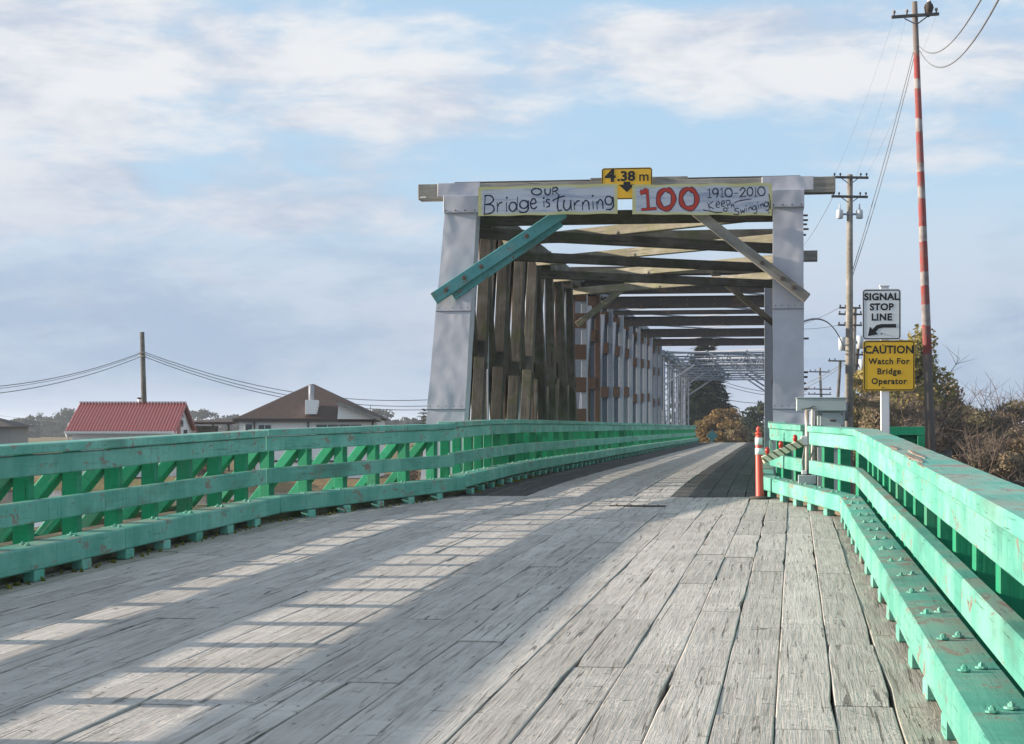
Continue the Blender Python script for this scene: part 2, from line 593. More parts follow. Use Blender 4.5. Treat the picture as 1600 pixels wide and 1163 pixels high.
SPIKE_V, SPIKE_F = [], []


def add_plank(t, d0, d1, mat, drop=0.0, wd=PITCH - 0.006):
    skew = .0137 if d0 < 30 else 0.0            # the approach boards run at a slight angle to the span
    p0, p1 = B(t + skew * (d0 - 30), d0, dz(d0) + drop), B(t + skew * (d1 - 30), d1, dz(d1) + drop)
    me = plank_mesh((p1 - p0).length - 0.007, wd, 0.09, mat, rnd)
    Mp = frame(p0, p1)
    put('plank', me, Mp, deck)
    if d0 < 30:
        L_ = (p1 - p0).length
        xs_ = [-L_ / 2 + .09, L_ / 2 - .09] + [-L_ / 2 + .6 + 1.165 * k + rnd.uniform(-.08, .08) for k in range(int((L_ - 1.0) / 1.165) + 1)]
        for x_ in xs_:
            for y_ in (-.085, .085):
                if rnd.random() < .25:
                    continue
                o_ = len(SPIKE_V)
                cx, cy = x_ + rnd.uniform(-.03, .03), y_ + rnd.uniform(-.03, .03)
                q_ = rnd.uniform(.007, .012)
                SPIKE_V.extend(Mp @ Vector((cx + q_ * math.cos(a_), cy + q_ * math.sin(a_), .0065)) for a_ in (0, 1.05, 2.09, 3.14, 4.19, 5.24))
                SPIKE_F.append(tuple(range(o_, o_ + 6)))


nrow = 0
t = 1.235 + PITCH / 2
while t > -6.95:
    end = min(taper_end_left(t), taper_end_right(t))
    d = 3.2 + rnd.uniform(-2.4, 0)
    cuts = []
    while d < end - 1.0:
        L = rnd.choice((2.4, 3.0, 3.6, 4.2, 4.9))
        e = d + L
        if e > end - 1.3:
            e = end
        cuts.append((d, e)); d = e
    for a, b in cuts:
        add_plank(t, a, b, M_PLANK_EDGE if (t > 0.85 or t < -6.2 or (False)) else M_PLANK, rnd.uniform(-.008, .003))
    t -= PITCH
# truss roadway: pale running planks between dark weathered side planks
t = -0.10 - PITCH / 2
far_v, far_f, far_m = [], [], []
while t > -5.45:
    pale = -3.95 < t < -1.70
    d = 30.02
    first = rnd.uniform(1.5, 6)
    while d < 133:
        L = first if d < 30.1 else 6.0
        e = min(133, d + L)
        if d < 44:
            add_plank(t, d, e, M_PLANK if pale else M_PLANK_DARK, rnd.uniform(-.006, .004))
        else:
            me = plank_mesh(e - d - .007, PITCH - .006, .09, None, rnd, 2)
            Mx = frame(B(t, d, dz(d)), B(t, e, dz(e)))
            o = len(far_v)
            dz_ = rnd.uniform(-.006, .004)
            far_v += [Mx @ vv.co + Vector((0, 0, dz_)) for vv in me.vertices]
            for pl in me.polygons:
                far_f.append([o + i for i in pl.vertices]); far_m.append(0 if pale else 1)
            bpy.data.meshes.remove(me)
        d = e
    t -= PITCH
me = mesh_from('far_planks', far_v, far_f, M_PLANK)
me.materials.append(M_PLANK_DARK)
me.polygons.foreach_set('material_index', far_m)
tag(put('far_planks', me, Matrix(), deck), kind='stuff')
tag(put('spike_heads', mesh_from('spike_heads', SPIKE_V, SPIKE_F, M_BOLT), Matrix(), deck), kind='stuff')
for i in range(8):
    tt = -6.6 + i * 1.06
    beam('stringer', B(tt, -1, dz(-1) - .29), B(tt, 29.5, dz(29.5) - .29), .2, .38, M_FLOOR, deck)
for tt in (-4.9, -3.3, -1.7, -.2):
    beam('stringer', B(tt, 29.6, dz(30) - .31), B(tt, 133, dz(133) - .31), .2, .38, M_FLOOR, deck)
m, g = mat_new('asphalt')
v = g.n('ShaderNodeTexCoord').outputs['Object']
nz = g.noise(v, 3.0, 6, 0.6)
M_ASPHALT = finish(m, g, g.mix(nz, (0.10, 0.10, 0.10), (0.20, 0.195, 0.185)), 0.9, nz, .2, .02)
rv, rf = [], []
for i, d in enumerate((132.7, 136, 140, 145, 151, 158, 175, 235)):
    for tt in (-5.5, 0.4):
        rv.append(B(tt, d, (dz(min(d, 158)) if d > 133 else dz(133)) - .02))
    if i:
        rf.append((2 * i - 2, 2 * i - 1, 2 * i + 1, 2 * i))
tag(put('road', mesh_from('road', rv, rf, M_ASPHALT), Matrix()), kind='structure')
# lifted steel strip lying across a few planks
sp = thing('steel_strip', B(-2, 27.25, dz(27.25)), 'thin dark steel strip lying across the planks before the portal', 'strip')
bbox('bar', -2.42, -1.55, 27.22, 27.30, dz(27.25) - .004, dz(27.25) + .022, M_BOLT, sp, .004)
for k in range(4):
    put('bolt_head', cbox(.03, .03, .012, M_BOLT, .004), Matrix.Translation(B(-2.3 + k * .21, 27.26, dz(27.25) + .027)), sp)

# ------------------------------------------------------------------ railings
def bolt_mesh(mat):
    vs, fs = [], []
    tube_data([(0, 0, 0), (0, 0, .010)], .038, 8, True, vs, fs)
    tube_data([(0, 0, .010), (0, 0, .026)], .019, 6, True, vs, fs)
    tube_data([(0, 0, .026), (0, 0, .034)], .010, 6, True, vs, fs)
    return mesh_from('bolt', vs, fs, mat)


BOLT_GREEN = bolt_mesh(M_MINT)
BOLT_STEEL = bolt_mesh(M_BOLT)
SPACING = 1.165


def seg_geom(a, b, side):
    a, b = Vector(a), Vector(b)
    u = (b - a).normalized()
    n = Vector((u.y, -u.x)) if side > 0 else Vector((-u.y, u.x))
    return a, b, u, n, (b - a).length


def run(parent, name, a, b, side, o0, o1, z0, z1, mat, piece, rr, start=0.0, end=None, zs=0.0, jit=0.003, ch=0.010, first=None, near_drop=0.0):
    """boards laid end to end along a stretch of railing; o0..o1 is the offset outward from the kerb face"""
    a, b, u, n, L = seg_geom(a, b, side)
    end = L if end is None else end
    s = start
    out = []
    while s < end - 0.05:
        ln = first if (first and s == start) else piece * rr.uniform(.88, 1.12)
        e = s + ln
        if end - e < piece * .35:
            e = end
        jo, jz = rr.uniform(-jit, jit), rr.uniform(-jit, jit) + zs
        q0 = a + u * (s + .003) + n * ((o0 + o1) / 2 + jo)
        q1 = a + u * (e - .003) + n * ((o0 + o1) / 2 + jo + rr.uniform(-jit, jit))
        low_ = lambda d_: near_drop * max(0.0, (22 - d_) / 15)  # upper rails bent down towards the camera to match their image height
        p0 = B(q0.x, q0.y, dz(q0.y) + (z0 + z1) / 2 + jz - low_(q0.y))
        p1 = B(q1.x, q1.y, dz(q1.y) + (z0 + z1) / 2 + jz + rr.uniform(-jit, jit) - low_(q1.y))
        out.append(beam(name, p0, p1, o1 - o0, z1 - z0, mat, parent, ch=ch))
        s = e
    return out


def bent(M):
    return M


def railing(name, label, pts, side, braces=True, gaps=None, bolts=True, zoff=0.0, blocks=True, group=None, seed=1, post_top=1.125, fine=True, near_drop=0.0):
    rr = random.Random(seed)
    p = pts[0]
    root = thing(name, B(p[0], p[1], dz(p[1])), label, 'railing', group)
    for k in range(len(pts) - 1):
        a, b, u, n, L = seg_geom(pts[k], pts[k + 1], side)
        zs = zoff + (0.004 if k % 2 else 0.0)
        spans = [(0, L)] if not gaps or k not in gaps else gaps[k]
        for s0, s1 in spans:
            run(root, 'cap_board', a, b, side, .175, .50, 1.135, 1.225, M_MINT, 4.2, rr, s0, s1, zs, near_drop=near_drop)
            run(root, 'top_rail', a, b, side, .205, .285, .935, 1.130, M_MINT, 4.8, rr, s0, s1, zs, near_drop=near_drop)
            run(root, 'middle_rail', a, b, side, .200, .305, .495, .700, M_MINT, 4.6, rr, s0, s1, zs, near_drop=near_drop * .7)
        curbs = run(root, 'kerb_timber', a, b, side, 0.0, .29, .106, .326, M_MINT, 4.9, rr, 0, L, zs, ch=.014)
        run(root, 'edge_timber', a, b, side, .262, .315, -.10, .100, M_FLOOR, 5.5, rr, 0, L, zs - .002)
        s = rr.uniform(.2, .5)
        while s < L - 0.1:
            q = a + u * s + n * .40
            base = B(q.x, q.y, dz(q.y) - .35)
            top = B(q.x, q.y, dz(q.y) + post_top + rr.uniform(-.004, .004))
            ax = B(u.x, u.y, 0)
            beam('post', base, top, .155, .15, M_KELLY, root, up=ax)
            if braces:
                q2 = a + u * (s + .0) + n * .50
                q3 = a + u * (s + .0) + n * 1.42
                beam('brace', B(q3.x, q3.y, dz(q3.y) - .10), B(q2.x, q2.y, dz(q2.y) + .98), .13, .22, M_KELLY, root, up=ax)
            if blocks:
                sb = s + SPACING * .5
                if sb < L - .1:
                    q4 = a + u * sb + n * .062
                    beam('spacer_block', B(q4.x - u.x * .115, q4.y - u.y * .115, dz(q4.y) + .052), B(q4.x + u.x * .115, q4.y + u.y * .115, dz(q4.y) + .052), .115, .104, M_MINT, root)
                    if bolts:
                        for off, sh in ((.10, -.05), (.19, .05)) if q4.y < 34 else ((.14, 0),):
                            q5 = a + u * (sb + sh) + n * off
                            c = min(curbs, key=lambda o: (WM[o.name].translation - B(q5.x, q5.y, dz(q5.y))).length)
                            put('bolt', BOLT_GREEN, Matrix.Translation(B(q5.x, q5.y, dz(q5.y) + .327 + zs)) @ Matrix.Rotation(rr.uniform(0, 6), 4, 'Z') @ Matrix.Scale(rr.uniform(.7, .95), 4), c)
            s += SPACING * rr.uniform(.96, 1.04)
    return root


L_A, L_K, L_B, L_E = (-6.50, 4.0), (-6.50, 23.4), (-5.08, 29.9), (-5.12, 123.5)
railing('railing', 'green timber railing with outward braces along the left edge of the wide approach', [L_A, L_K, L_B], -1, True, seed=3)
railing('railing', 'long green timber railing inside the trusses on the left', [L_B, (-5.12, 54.8), (-5.16, 99.5), (-5.12, 132.5)], -1, False, seed=4, zoff=.035, fine=False)
R_A, R_K, R_B = (0.765, 1.0), (0.93, 24.4), (-0.19, 30.9)
railing('railing', 'sunlit green railing with bolted kerb timber in the right foreground', [R_A, R_K], 1, True, seed=5, near_drop=.08, post_top=1.05)
Lr = (Vector(R_B) - Vector(R_K)).length
railing('railing', 'short slanting green railing behind the red and white bollard', [R_K, R_B], 1, False, gaps={0: [(0.0, 3.15), (3.72, Lr)]}, seed=6)
railing('railing', 'green railing inside the right truss seen end-on beside the right portal post', [(-.20, 32.3), (-.20, 132.5)], 1, False, seed=8, bolts=False, fine=False)

# splintered stretches of the right cap board where the paint is gone
M_SPLINT = wood_mat('splinter_wood', (0.25, 0.19, 0.15), (0.12, 0.085, 0.065), (0.36, 0.28, 0.22), 0.9, 1.0)
rr = random.Random(12)
right_rail = [o_ for o_ in COL.objects if o_.name.startswith('railing') and o_.get('label', '').startswith('sunlit')][0]


def splinter(d0, d1, off, z0, z1, top=False):
    n = int((d1 - d0) / .05)
    lo, hi_ = [], []
    for k in range(n + 1):
        d = d0 + (d1 - d0) * k / n
        e = max(0.02, math.sin(math.pi * k / n)) ** .6
        lo.append((d, (z0 + (z1 - z0) * (.5 - .5 * e * rr.uniform(.45, 1))))); hi_.append((d, (z0 + (z1 - z0) * (.5 + .5 * e * rr.uniform(.45, 1)))))
    vs = []
    for d, q in lo + hi_[::-1]:
        q = q if top or off < .1 else q - .08 * max(0, (22 - d) / 15)
        lw = .08 * max(0, (22 - d) / 15) if top and off > 1 else 0
        for dep in (.003 - lw, -.012 - lw) if top else (.003, -.012):
            vs.append(B(.765 + .00705 * (d - 1) + off - dep, d, dz(d) + q) if not top else B(.765 + .00705 * (d - 1) + q, d, dz(d) + off + dep))
    m_ = len(vs) // 2
    fs = [tuple(range(0, 2 * m_, 2)), tuple(range(2 * m_ - 1, 0, -2))] + [(2 * k, 2 * k + 1, (2 * k + 3) % (2 * m_), (2 * k + 2) % (2 * m_)) for k in range(m_)]
    o_ = B(.9, d0, dz(d0) + 1.1)
    put('splintered_wood', mesh_from('splintered_wood', [v_ - o_ for v_ in vs], fs, M_SPLINT), Matrix.Translation(o_), right_rail)


splinter(12.9, 14.3, .177, 1.185, 1.228)
splinter(13.3, 13.9, .177, 1.15, 1.19)
splinter(12.2, 12.9, .177, 1.20, 1.232)
splinter(12.8, 14.6, 1.230, .18, .25, True)
splinter(13.6, 15.4, 1.230, .27, .31, True)
splinter(15.6, 16.5, 1.230, .19, .24, True)
splinter(23.5, 24.2, .328, .02, .10, True)
splinter(22.0, 22.5, .328, .02, .07, True)
splinter(23.7, 24.2, .002, .24, .31)

# floor beams whose ends stick out beyond the left railing
rr = random.Random(5)
d = 4.4
while d < 29.5:
    tl = -6.50 if d < 23.4 else -6.50 + 1.42 * (d - 23.4) / 6.5
    tr = .9 if d < 24.4 else .93 - .98 * (d - 24.4) / 5.7
    beam('floor_beam', B(tl - 1.9 + rr.uniform(-.15, .15), d, dz(d) - .25), B(tr + 1.7, d, dz(d) - .25), .30, .30, M_FLOOR, deck)
    beam('tie_end', B(tl - 1.85 + rr.uniform(-.2, .2), d + .45, dz(d) + .03 + rr.uniform(-.04, .03)), B(tl - .52, d + .45, dz(d) + .03), .30, .26, M_FLOOR, deck)
    d += SPACING
for tt, nb in ((-7.35, 1), (-7.9, 2)):
    beam('ledger', B(tt, 4, dz(4) + .20), B(tt, 23.6, dz(23.6) + .20), .20, .07, M_FLOOR, deck)
for d in (31, 36, 41, 46, 51, 57, 63, 69, 75, 81, 87, 94, 101, 108, 115, 122, 129):
    beam('floor_beam', B(-6.6, d, dz(d) - .66), B(1.0, d, dz(d) - .66), .3, .32, M_FLOOR, deck)
for d in (5, 12, 19, 26, 34, 54.5, 99.5, 131):
    for tt in (-6.0, -4.2, -2.4, -.6):
        tube('pile', [B(tt, d + .4, dz(d) - .4), B(tt, d + .4, -5)], .19, M_FLOOR, deck, 8)
# moss growing along the foot of the left kerb
vs, fs = [], []
rr = random.Random(9)
for k in range(520):
    d = 31 + abs(rr.gauss(0, 5)) if k % 4 else rr.uniform(12, 29)
    tl = -5.08 if d > 29.9 else (-6.5 if d < 23.4 else -6.5 + 1.42 * (d - 23.4) / 6.5)
    if d > 30 and math.sin(d * 2.3) + math.sin(d * 5.1) < 0.2:
        continue
    b0 = B(tl + rr.uniform(-.1, .05), d, dz(d))
    for q in range(4):
        a = rr.uniform(0, 6.28); h = rr.uniform(.015, .05)
        dx = Vector((math.cos(a), math.sin(a), 0)) * rr.uniform(.01, .03)
        o = len(vs)
        vs += [b0 - dx, b0 + dx, b0 + dx * rr.uniform(-1, 1) + Vector((0, 0, h))]
        fs.append((o, o + 1, o + 2))
M_MOSS = leaf_mat('moss', (0.19, 0.19, 0.035), (0.26, 0.22, 0.05), (0.13, 0.16, 0.03))
tag(put('moss', mesh_from('moss', vs, fs, M_MOSS), Matrix()), 'yellow-green moss tufts along the foot of the left kerb', 'moss', kind='stuff')

# ------------------------------------------------------------------ portal frame of the first truss
PD = 34.6  # portal, banners and truss spans: positions and sizes scaled up about the camera
portal = thing('portal_frame', B(-2.8, PD, dz(PD)), 'grey sheet-metal clad portal frame with banners and height sign', 'portal')


def taper_post(name, c0, c1, w0, w1, dp, mat, parent):
    """four-sided post between centres c0 (foot) and c1 (head), with a few rings so the cladding can buckle"""
    rr = random.Random(int(c0.x * 100))
    n = 14
    vs, fs = [], []
    M = Matrix.Translation(c0) @ BR
    Mi = M.inverted()
    for i in range(n + 1):
        f = i / n
        c = Mi @ c0.lerp(c1, f)
        ww = (w0 + (w1 - w0) * f) / 2
        for sx, sy in ((-1, -1), (-.34, -1), (.34, -1), (1, -1), (1, 1), (-1, 1)):
            edge = abs(sx) == 1
            vs.append((c.x + sx * ww + (rr.uniform(-.006, .006) if edge else 0), c.y + sy * dp / 2, c.z))
    for i in range(n):
        for k in range(6):
            a = i * 6 + k; b = i * 6 + (k + 1) % 6
            fs.append((a, b, b + 6, a + 6))
    fs.append((5, 4, 3, 2, 1, 0)); fs.append(tuple(n * 6 + k for k in range(6)))
    me = mesh_from(name, vs, fs, mat)
    return put(name, me, M, parent)


pl = taper_post('post', B(-6.30, PD - .75, -.75), B(-5.93, PD, 5.95), .82, .615, .5, M_SHEET, portal)
pr = taper_post('post', B(.365, PD - .05, -.75), B(.355, PD, 5.95), .60, .57, .5, M_SHEET, portal)


def seam(par, lo, hi_, w_lo, w_hi, z):
    f_ = (z + .75) / 6.70
    t_ = lo[0] + (hi_[0] - lo[0]) * f_; d_ = lo[1] + (hi_[1] - lo[1]) * f_; w_ = w_lo + (w_hi - w_lo) * f_
    bbox('sheet_seam', t_ - w_ / 2 - .006, t_ + w_ / 2 + .006, d_ - .268, d_ - .2, z - .007, z + .007, M_SILVER2, par, .002)
    for k in range(5):
        put('rivet', BOLT_STEEL, Matrix.Translation(B(t_ - w_ * .42 + w_ * .21 * k, d_ - .262, z + .06)) @ BR @ Matrix.Rotation(math.radians(90), 4, 'X') @ Matrix.Scale(.28, 4), par)


for z in (3.88, 1.98):
    seam(pl, (-6.30, PD - .75), (-5.93, PD), .82, .615, z)
    seam(pr, (.365, PD - .05), (.355, PD), .60, .57, z)
cl = bbox('cap_box', -6.27, -5.60, PD - .33, PD + .30, 5.80, 6.13, M_SHEET, portal)
cr = bbox('cap_box', .03, .655, PD - .33, PD + .30, 5.80, 6.13, M_SHEET, portal)
for par, t0, t1, zc in ((cl, -6.22, -5.65, 5.84), (cr, .08, .60, 5.84)):
    for k in range(4):
        put('rivet', BOLT_STEEL, Matrix.Translation(B(t0 + (t1 - t0) * k / 3, PD - .331, zc)) @ BR @ Matrix.Rotation(math.radians(90), 4, 'X') @ Matrix.Scale(.42, 4), par)
bm1 = beam('cross_beam', B(-6.80, PD, 6.235), B(1.24, PD, 6.235), .34, .30, M_GREYWOOD, portal)
bbox('beam_flashing', -6.41, -5.57, PD - .183, PD + .183, 6.135, 6.398, M_SHEET, bm1)
bbox('beam_flashing', -.14, .83, PD - .183, PD + .183, 6.135, 6.400, M_SHEET, bm1)
bbox('beam_top_board', -3.42, -1.55, PD - .16, PD + .15, 6.388, 6.445, M_GREYWOOD, bm1)
bbox('reflector', -6.75, -6.64, PD - .178, PD - .171, 6.115, 6.145, M_WHITE, bm1, .002)
beam('cross_beam', B(-5.7, PD + .37, 5.74), B(.12, PD + .37, 5.74), .28, .25, M_TIMBER, portal)
upn = B(0, -1, 0)
kl = beam('knee_brace', B(-6.40, PD - .62, 4.11), B(-3.90, PD - .44, 5.76), .23, .15, M_TEAL, portal, up=upn)
beam('brace_backing', B(-6.05, PD - .49, 4.17), B(-3.98, PD - .335, 5.58), .18, .09, M_TEAL, kl, up=upn)
kr = beam('knee_brace', B(.71, PD - .46, 4.06), B(-1.40, PD - .42, 5.74), .19, .15, M_GREYWOOD, portal, up=upn)
for par, a, b, ks in ((kl, (-6.40, 4.11), (-3.90, 5.76), (.10, .24, .37, .72)), (kr, (.71, 4.06), (-1.40, 5.74), (.12, .22, .40))):
    for f in ks:
        tt = a[0] + (b[0] - a[0]) * f; z = a[1] + (b[1] - a[1]) * f
        off = .62 - .18 * f if par is kl else .46 - .04 * f
        put('bolt', BOLT_STEEL, Matrix.Translation(B(tt, PD - off - .076, z)) @ BR @ Matrix.Rotation(math.radians(90), 4, 'X') @ Matrix.Scale(1.25, 4), par)
for z in (5.66, 5.57, 5.49, 5.40, 5.29, 3.32, 2.68, 2.59, 2.47, 2.36):      # bolt ends sticking out of the right post
    tube('bolt_end', [B(.63, PD - .1, z), B(.72 + .03 * math.sin(z * 40), PD - .1, z)], .02, M_BOLT, pr, 6)

# ------------------------------------------------------------------ signs and banners
def round_rect(w_, h_, r, n=5):
    pts = []
    for cx, cy, a0 in ((w_ / 2 - r, h_ / 2 - r, 0), (-w_ / 2 + r, h_ / 2 - r, 90), (-w_ / 2 + r, -h_ / 2 + r, 180), (w_ / 2 - r, -h_ / 2 + r, 270)):
        for k in range(n + 1):
            a = math.radians(a0 + 90 * k / n)
            pts.append((cx + r * math.cos(a), cy + r * math.sin(a)))
    return pts


def slab(pts, y0, y1):
    """outline in local x,z extruded between local y0 (front) and y1"""
    n = len(pts)
    vs = [(x, y0, z) for x, z in pts] + [(x, y1, z) for x, z in pts]
    fs = [tuple(range(n)), tuple(range(2 * n - 1, n - 1, -1))]
    fs += [(i, i + n, (i + 1) % n + n, (i + 1) % n) for i in range(n)]
    return vs, fs


def ring(w_, h_, r, b, y0, y1):
    o = round_rect(w_, h_, r); i_ = round_rect(w_ - 2 * b, h_ - 2 * b, max(.005, r - b))
    n = len(o)
    vs = [(x, y0, z) for x, z in o] + [(x, y0, z) for x, z in i_] + [(x, y1, z) for x, z in o] + [(x, y1, z) for x, z in i_]
    fs = []
    for k in range(n):
        j = (k + 1) % n
        fs += [(k, j, n + j, n + k), (k, 2 * n + k, 2 * n + j, j), (n + k, n + j, 3 * n + j, 3 * n + k)]
    return vs, fs


def text_mesh(s, size, mat, bold=0.0, space=1.0, sx=1.0):
    cu = bpy.data.curves.new('lettering', 'FONT')
    cu.body = s
    cu.size = size
    cu.align_x = 'CENTER'
    cu.align_y = 'CENTER'
    cu.offset = bold
    cu.space_character = space
    cu.resolution_u = 3
    ob = bpy.data.objects.new('lettering_tmp', cu)
    COL.objects.link(ob)
    dg = bpy.context.evaluated_depsgraph_get()
    me = bpy.data.meshes.new_from_object(ob.evaluated_get(dg))
    bpy.data.objects.remove(ob)
    for vv in me.vertices:
        vv.co = Vector((vv.co.x * sx, vv.co.z, vv.co.y))
    me.materials.clear()
    me.materials.append(mat)
    return me


def sign_plate(root, name, M, w_, h_, r, face, border, b=0.014, inset=0.012):
    p = put(name, mesh_from(name, *slab(round_rect(w_, h_, r), -.003, .003), face), M, root)
    put('border', mesh_from('border', *ring(w_ - 2 * inset, h_ - 2 * inset, r * .8, b, -.0055, -.0032), border), M, p)
    return p


def lettering(par, M, s, size, x, z, mat, bold=0.0, space=1.0, sx=1.0, y=-.0055):
    put('lettering', text_mesh(s, size, mat, bold, space, sx), M @ Matrix.Translation(Vector((x, y, z))), par)


def arrow(par, M, pts, mat, y=-.006):
    put('arrow', mesh_from('arrow', *slab(pts, y, y + .002), mat), M, par)


# height sign on the portal
hc = at(979.5, 287, 34.12)
Mh = Matrix.Translation(hc) @ BR
hs = thing('height_sign', hc, 'yellow sign reading 4.38 m with down arrow on top of portal', 'sign', M=Mh)
hp = sign_plate(hs, 'plate', Mh, .965, .60, .055, M_SIGNY, M_BLACK, .016, .007)
lettering(hp, Mh, '4', .33, -.315, .145, M_BLACK, .011, sx=1.2)
lettering(hp, Mh, '.38', .255, -.015, .132, M_BLACK, .009, 1.0, 1.12)
lettering(hp, Mh, 'm', .265, .325, .125, M_BLACK, .003, sx=1.0)
arrow(hp, Mh, [(-.065, .035), (-.065, -.02), (-.155, -.02), (0, -.165), (.155, -.02), (.065, -.02), (.065, .035)][::-1], M_BLACK)
for tt in (-3.1, -2.4):
    beam('bracket', B(tt, PD - .19, 6.15), B(tt, PD - .19, 6.52), .05, .03, M_SILVER2, hs, up=upn)

# painted sheet banners
m, g = mat_new('banner_cloth')
v = g.n('ShaderNodeTexCoord').outputs['UV']
wsh = g.noise(g.mapping(v, (2.5, 5, 1)), 1.0, 5, 0.6, 0.5)
edge = g.n('ShaderNodeSeparateXYZ', i_0=v)
ex = g.math('ABSOLUTE', g.math('SUBTRACT', edge.outputs[0], .5)); ey = g.math('ABSOLUTE', g.math('SUBTRACT', edge.outputs[1], .5))
ed = g.math('MAXIMUM', g.step(g.math('ADD', ex, g.math('MULTIPLY', wsh, .03)), .480, .500), g.step(g.math('ADD', ey, g.math('MULTIPLY', wsh, .22)), .475, .575))
c = g.mix(g.step(wsh, .44, .66), (0.58, 0.59, 0.66), (0.34, 0.38, 0.50))
c = g.mix(g.math('MULTIPLY', ed, .85), c, (0.66, 0.60, 0.22))
M_BANNER = finish(m, g, c, 0.7, wsh, .25, .02)


def catmull(pts, n=5):
    if len(pts) < 3:
        return pts
    P = [pts[0]] + list(pts) + [pts[-1]]
    out = []
    for i in range(1, len(P) - 2):
        p0, p1, p2, p3 = P[i - 1], P[i], P[i + 1], P[i + 2]
        for k in range(n):
            u = k / n
            out.append(tuple(.5 * ((2 * p1[a]) + (-p0[a] + p2[a]) * u + (2 * p0[a] - 5 * p1[a] + 4 * p2[a] - p3[a]) * u * u + (-p0[a] + 3 * p1[a] - 3 * p2[a] + p3[a]) * u ** 3) for a in (0, 1)))
    out.append(pts[-1])
    return out


def ell(cx, cy, rx, ry, a0=-90, a1=280, n=16):
    return [(cx + rx * math.cos(math.radians(a0 + (a1 - a0) * k / n)), cy + ry * math.sin(math.radians(a0 + (a1 - a0) * k / n))) for k in range(n + 1)]


def strokes_mesh(lines, wd, tf, mat, y):
    """brush strokes: flat ribbons with round ends, tf maps traced x,y to local x,z"""
    vs, fs = [], []
    for ln in lines:
        q = [Vector(tf(p)) for p in ln]
        if len(q) == 1:
            o = len(vs)
            for k in range(8):
                vs.append((q[0].x + wd * .75 * math.cos(k * .7854), y, q[0].y + wd * .75 * math.sin(k * .7854)))
            fs.append(tuple(range(o, o + 8)))
            continue
        o = len(vs)
        for i, p in enumerate(q):
            a = q[max(i - 1, 0)]; b = q[min(i + 1, len(q) - 1)]
            u = (b - a).normalized(); nn = Vector((-u.y, u.x))
            end = .55 if i in (0, len(q) - 1) else 1.0
            ww = wd / 2 * end * (1 + .15 * math.sin(i * 1.3))
            vs.append((p.x + nn.x * ww, y, p.y + nn.y * ww)); vs.append((p.x - nn.x * ww, y, p.y - nn.y * ww))
        for i in range(len(q) - 1):
            fs.append((o + 2 * i, o + 2 * i + 1, o + 2 * i + 3, o + 2 * i + 2))
    return mesh_from('lettering', vs, fs, mat)


def S(*pts):
    return catmull(list(pts))


ban1 = [ell(328, 142, 26, 18), S((372, 126), (372, 148), (385, 160), (398, 150), (400, 126)),
        [(412, 161), (412, 124)], S((412, 125), (430, 123), (437, 133), (428, 142), (413, 144)), [(424, 143), (438, 160)],
        [(62, 158), (57, 262)], S((56, 160), (88, 158), (105, 178), (92, 200), (62, 207)), S((62, 207), (98, 212), (108, 235), (92, 255), (54, 262)),
        [(124, 193), (126, 250)], S((126, 218), (136, 200), (152, 194)), [(172, 193), (173, 247)], [(174, 170)],
        ell(205, 221, 19, 25), [(229, 168), (227, 247)],
        ell(262, 212, 21, 22), S((284, 190), (286, 230), (276, 252), (250, 255), (236, 245)),
        S((300, 210), (324, 203), (320, 184), (308, 182), (297, 204), (302, 230), (318, 235), (330, 222)),
        [(366, 190), (367, 226)], [(365, 176)], S((397, 188), (385, 184), (379, 195), (392, 206), (395, 220), (378, 227)),
        S((444, 160), (436, 220), (443, 250), (460, 245)), S((410, 194), (440, 180), (476, 172)),
        S((472, 192), (468, 228), (480, 248), (498, 240), (505, 215), (505, 192)), [(505, 192), (509, 249)],
        [(522, 200), (525, 247)], S((525, 220), (537, 200), (553, 196)),
        [(565, 198), (567, 247)], S((567, 218), (580, 196), (596, 204), (601, 247)),
        [(620, 198), (622, 245)], [(619, 172)],
        [(640, 200), (643, 247)], S((643, 216), (656, 195), (669, 206), (673, 245)),
        ell(702, 200, 19, 23), S((723, 178), (727, 222), (714, 246), (688, 247))]
ban2 = [S((1219, 142), (1229, 132)), [(1229, 132), (1229, 180)], [(1217, 180), (1241, 180)],
        ell(1259, 147, 14, 15), S((1273, 140), (1273, 162), (1264, 182)),
        S((1286, 140), (1294, 130)), [(1294, 130), (1294, 178)], [(1285, 178), (1305, 178)], ell(1328, 153, 19, 23),
        [(1355, 156), (1378, 154)], S((1387, 142), (1400, 127), (1415, 138), (1403, 156), (1387, 174)), [(1387, 174), (1420, 171)],
        ell(1440, 149, 15, 22), [(1469, 127), (1469, 173)], [(1460, 173), (1478, 173)], ell(1499, 148, 19, 23)]
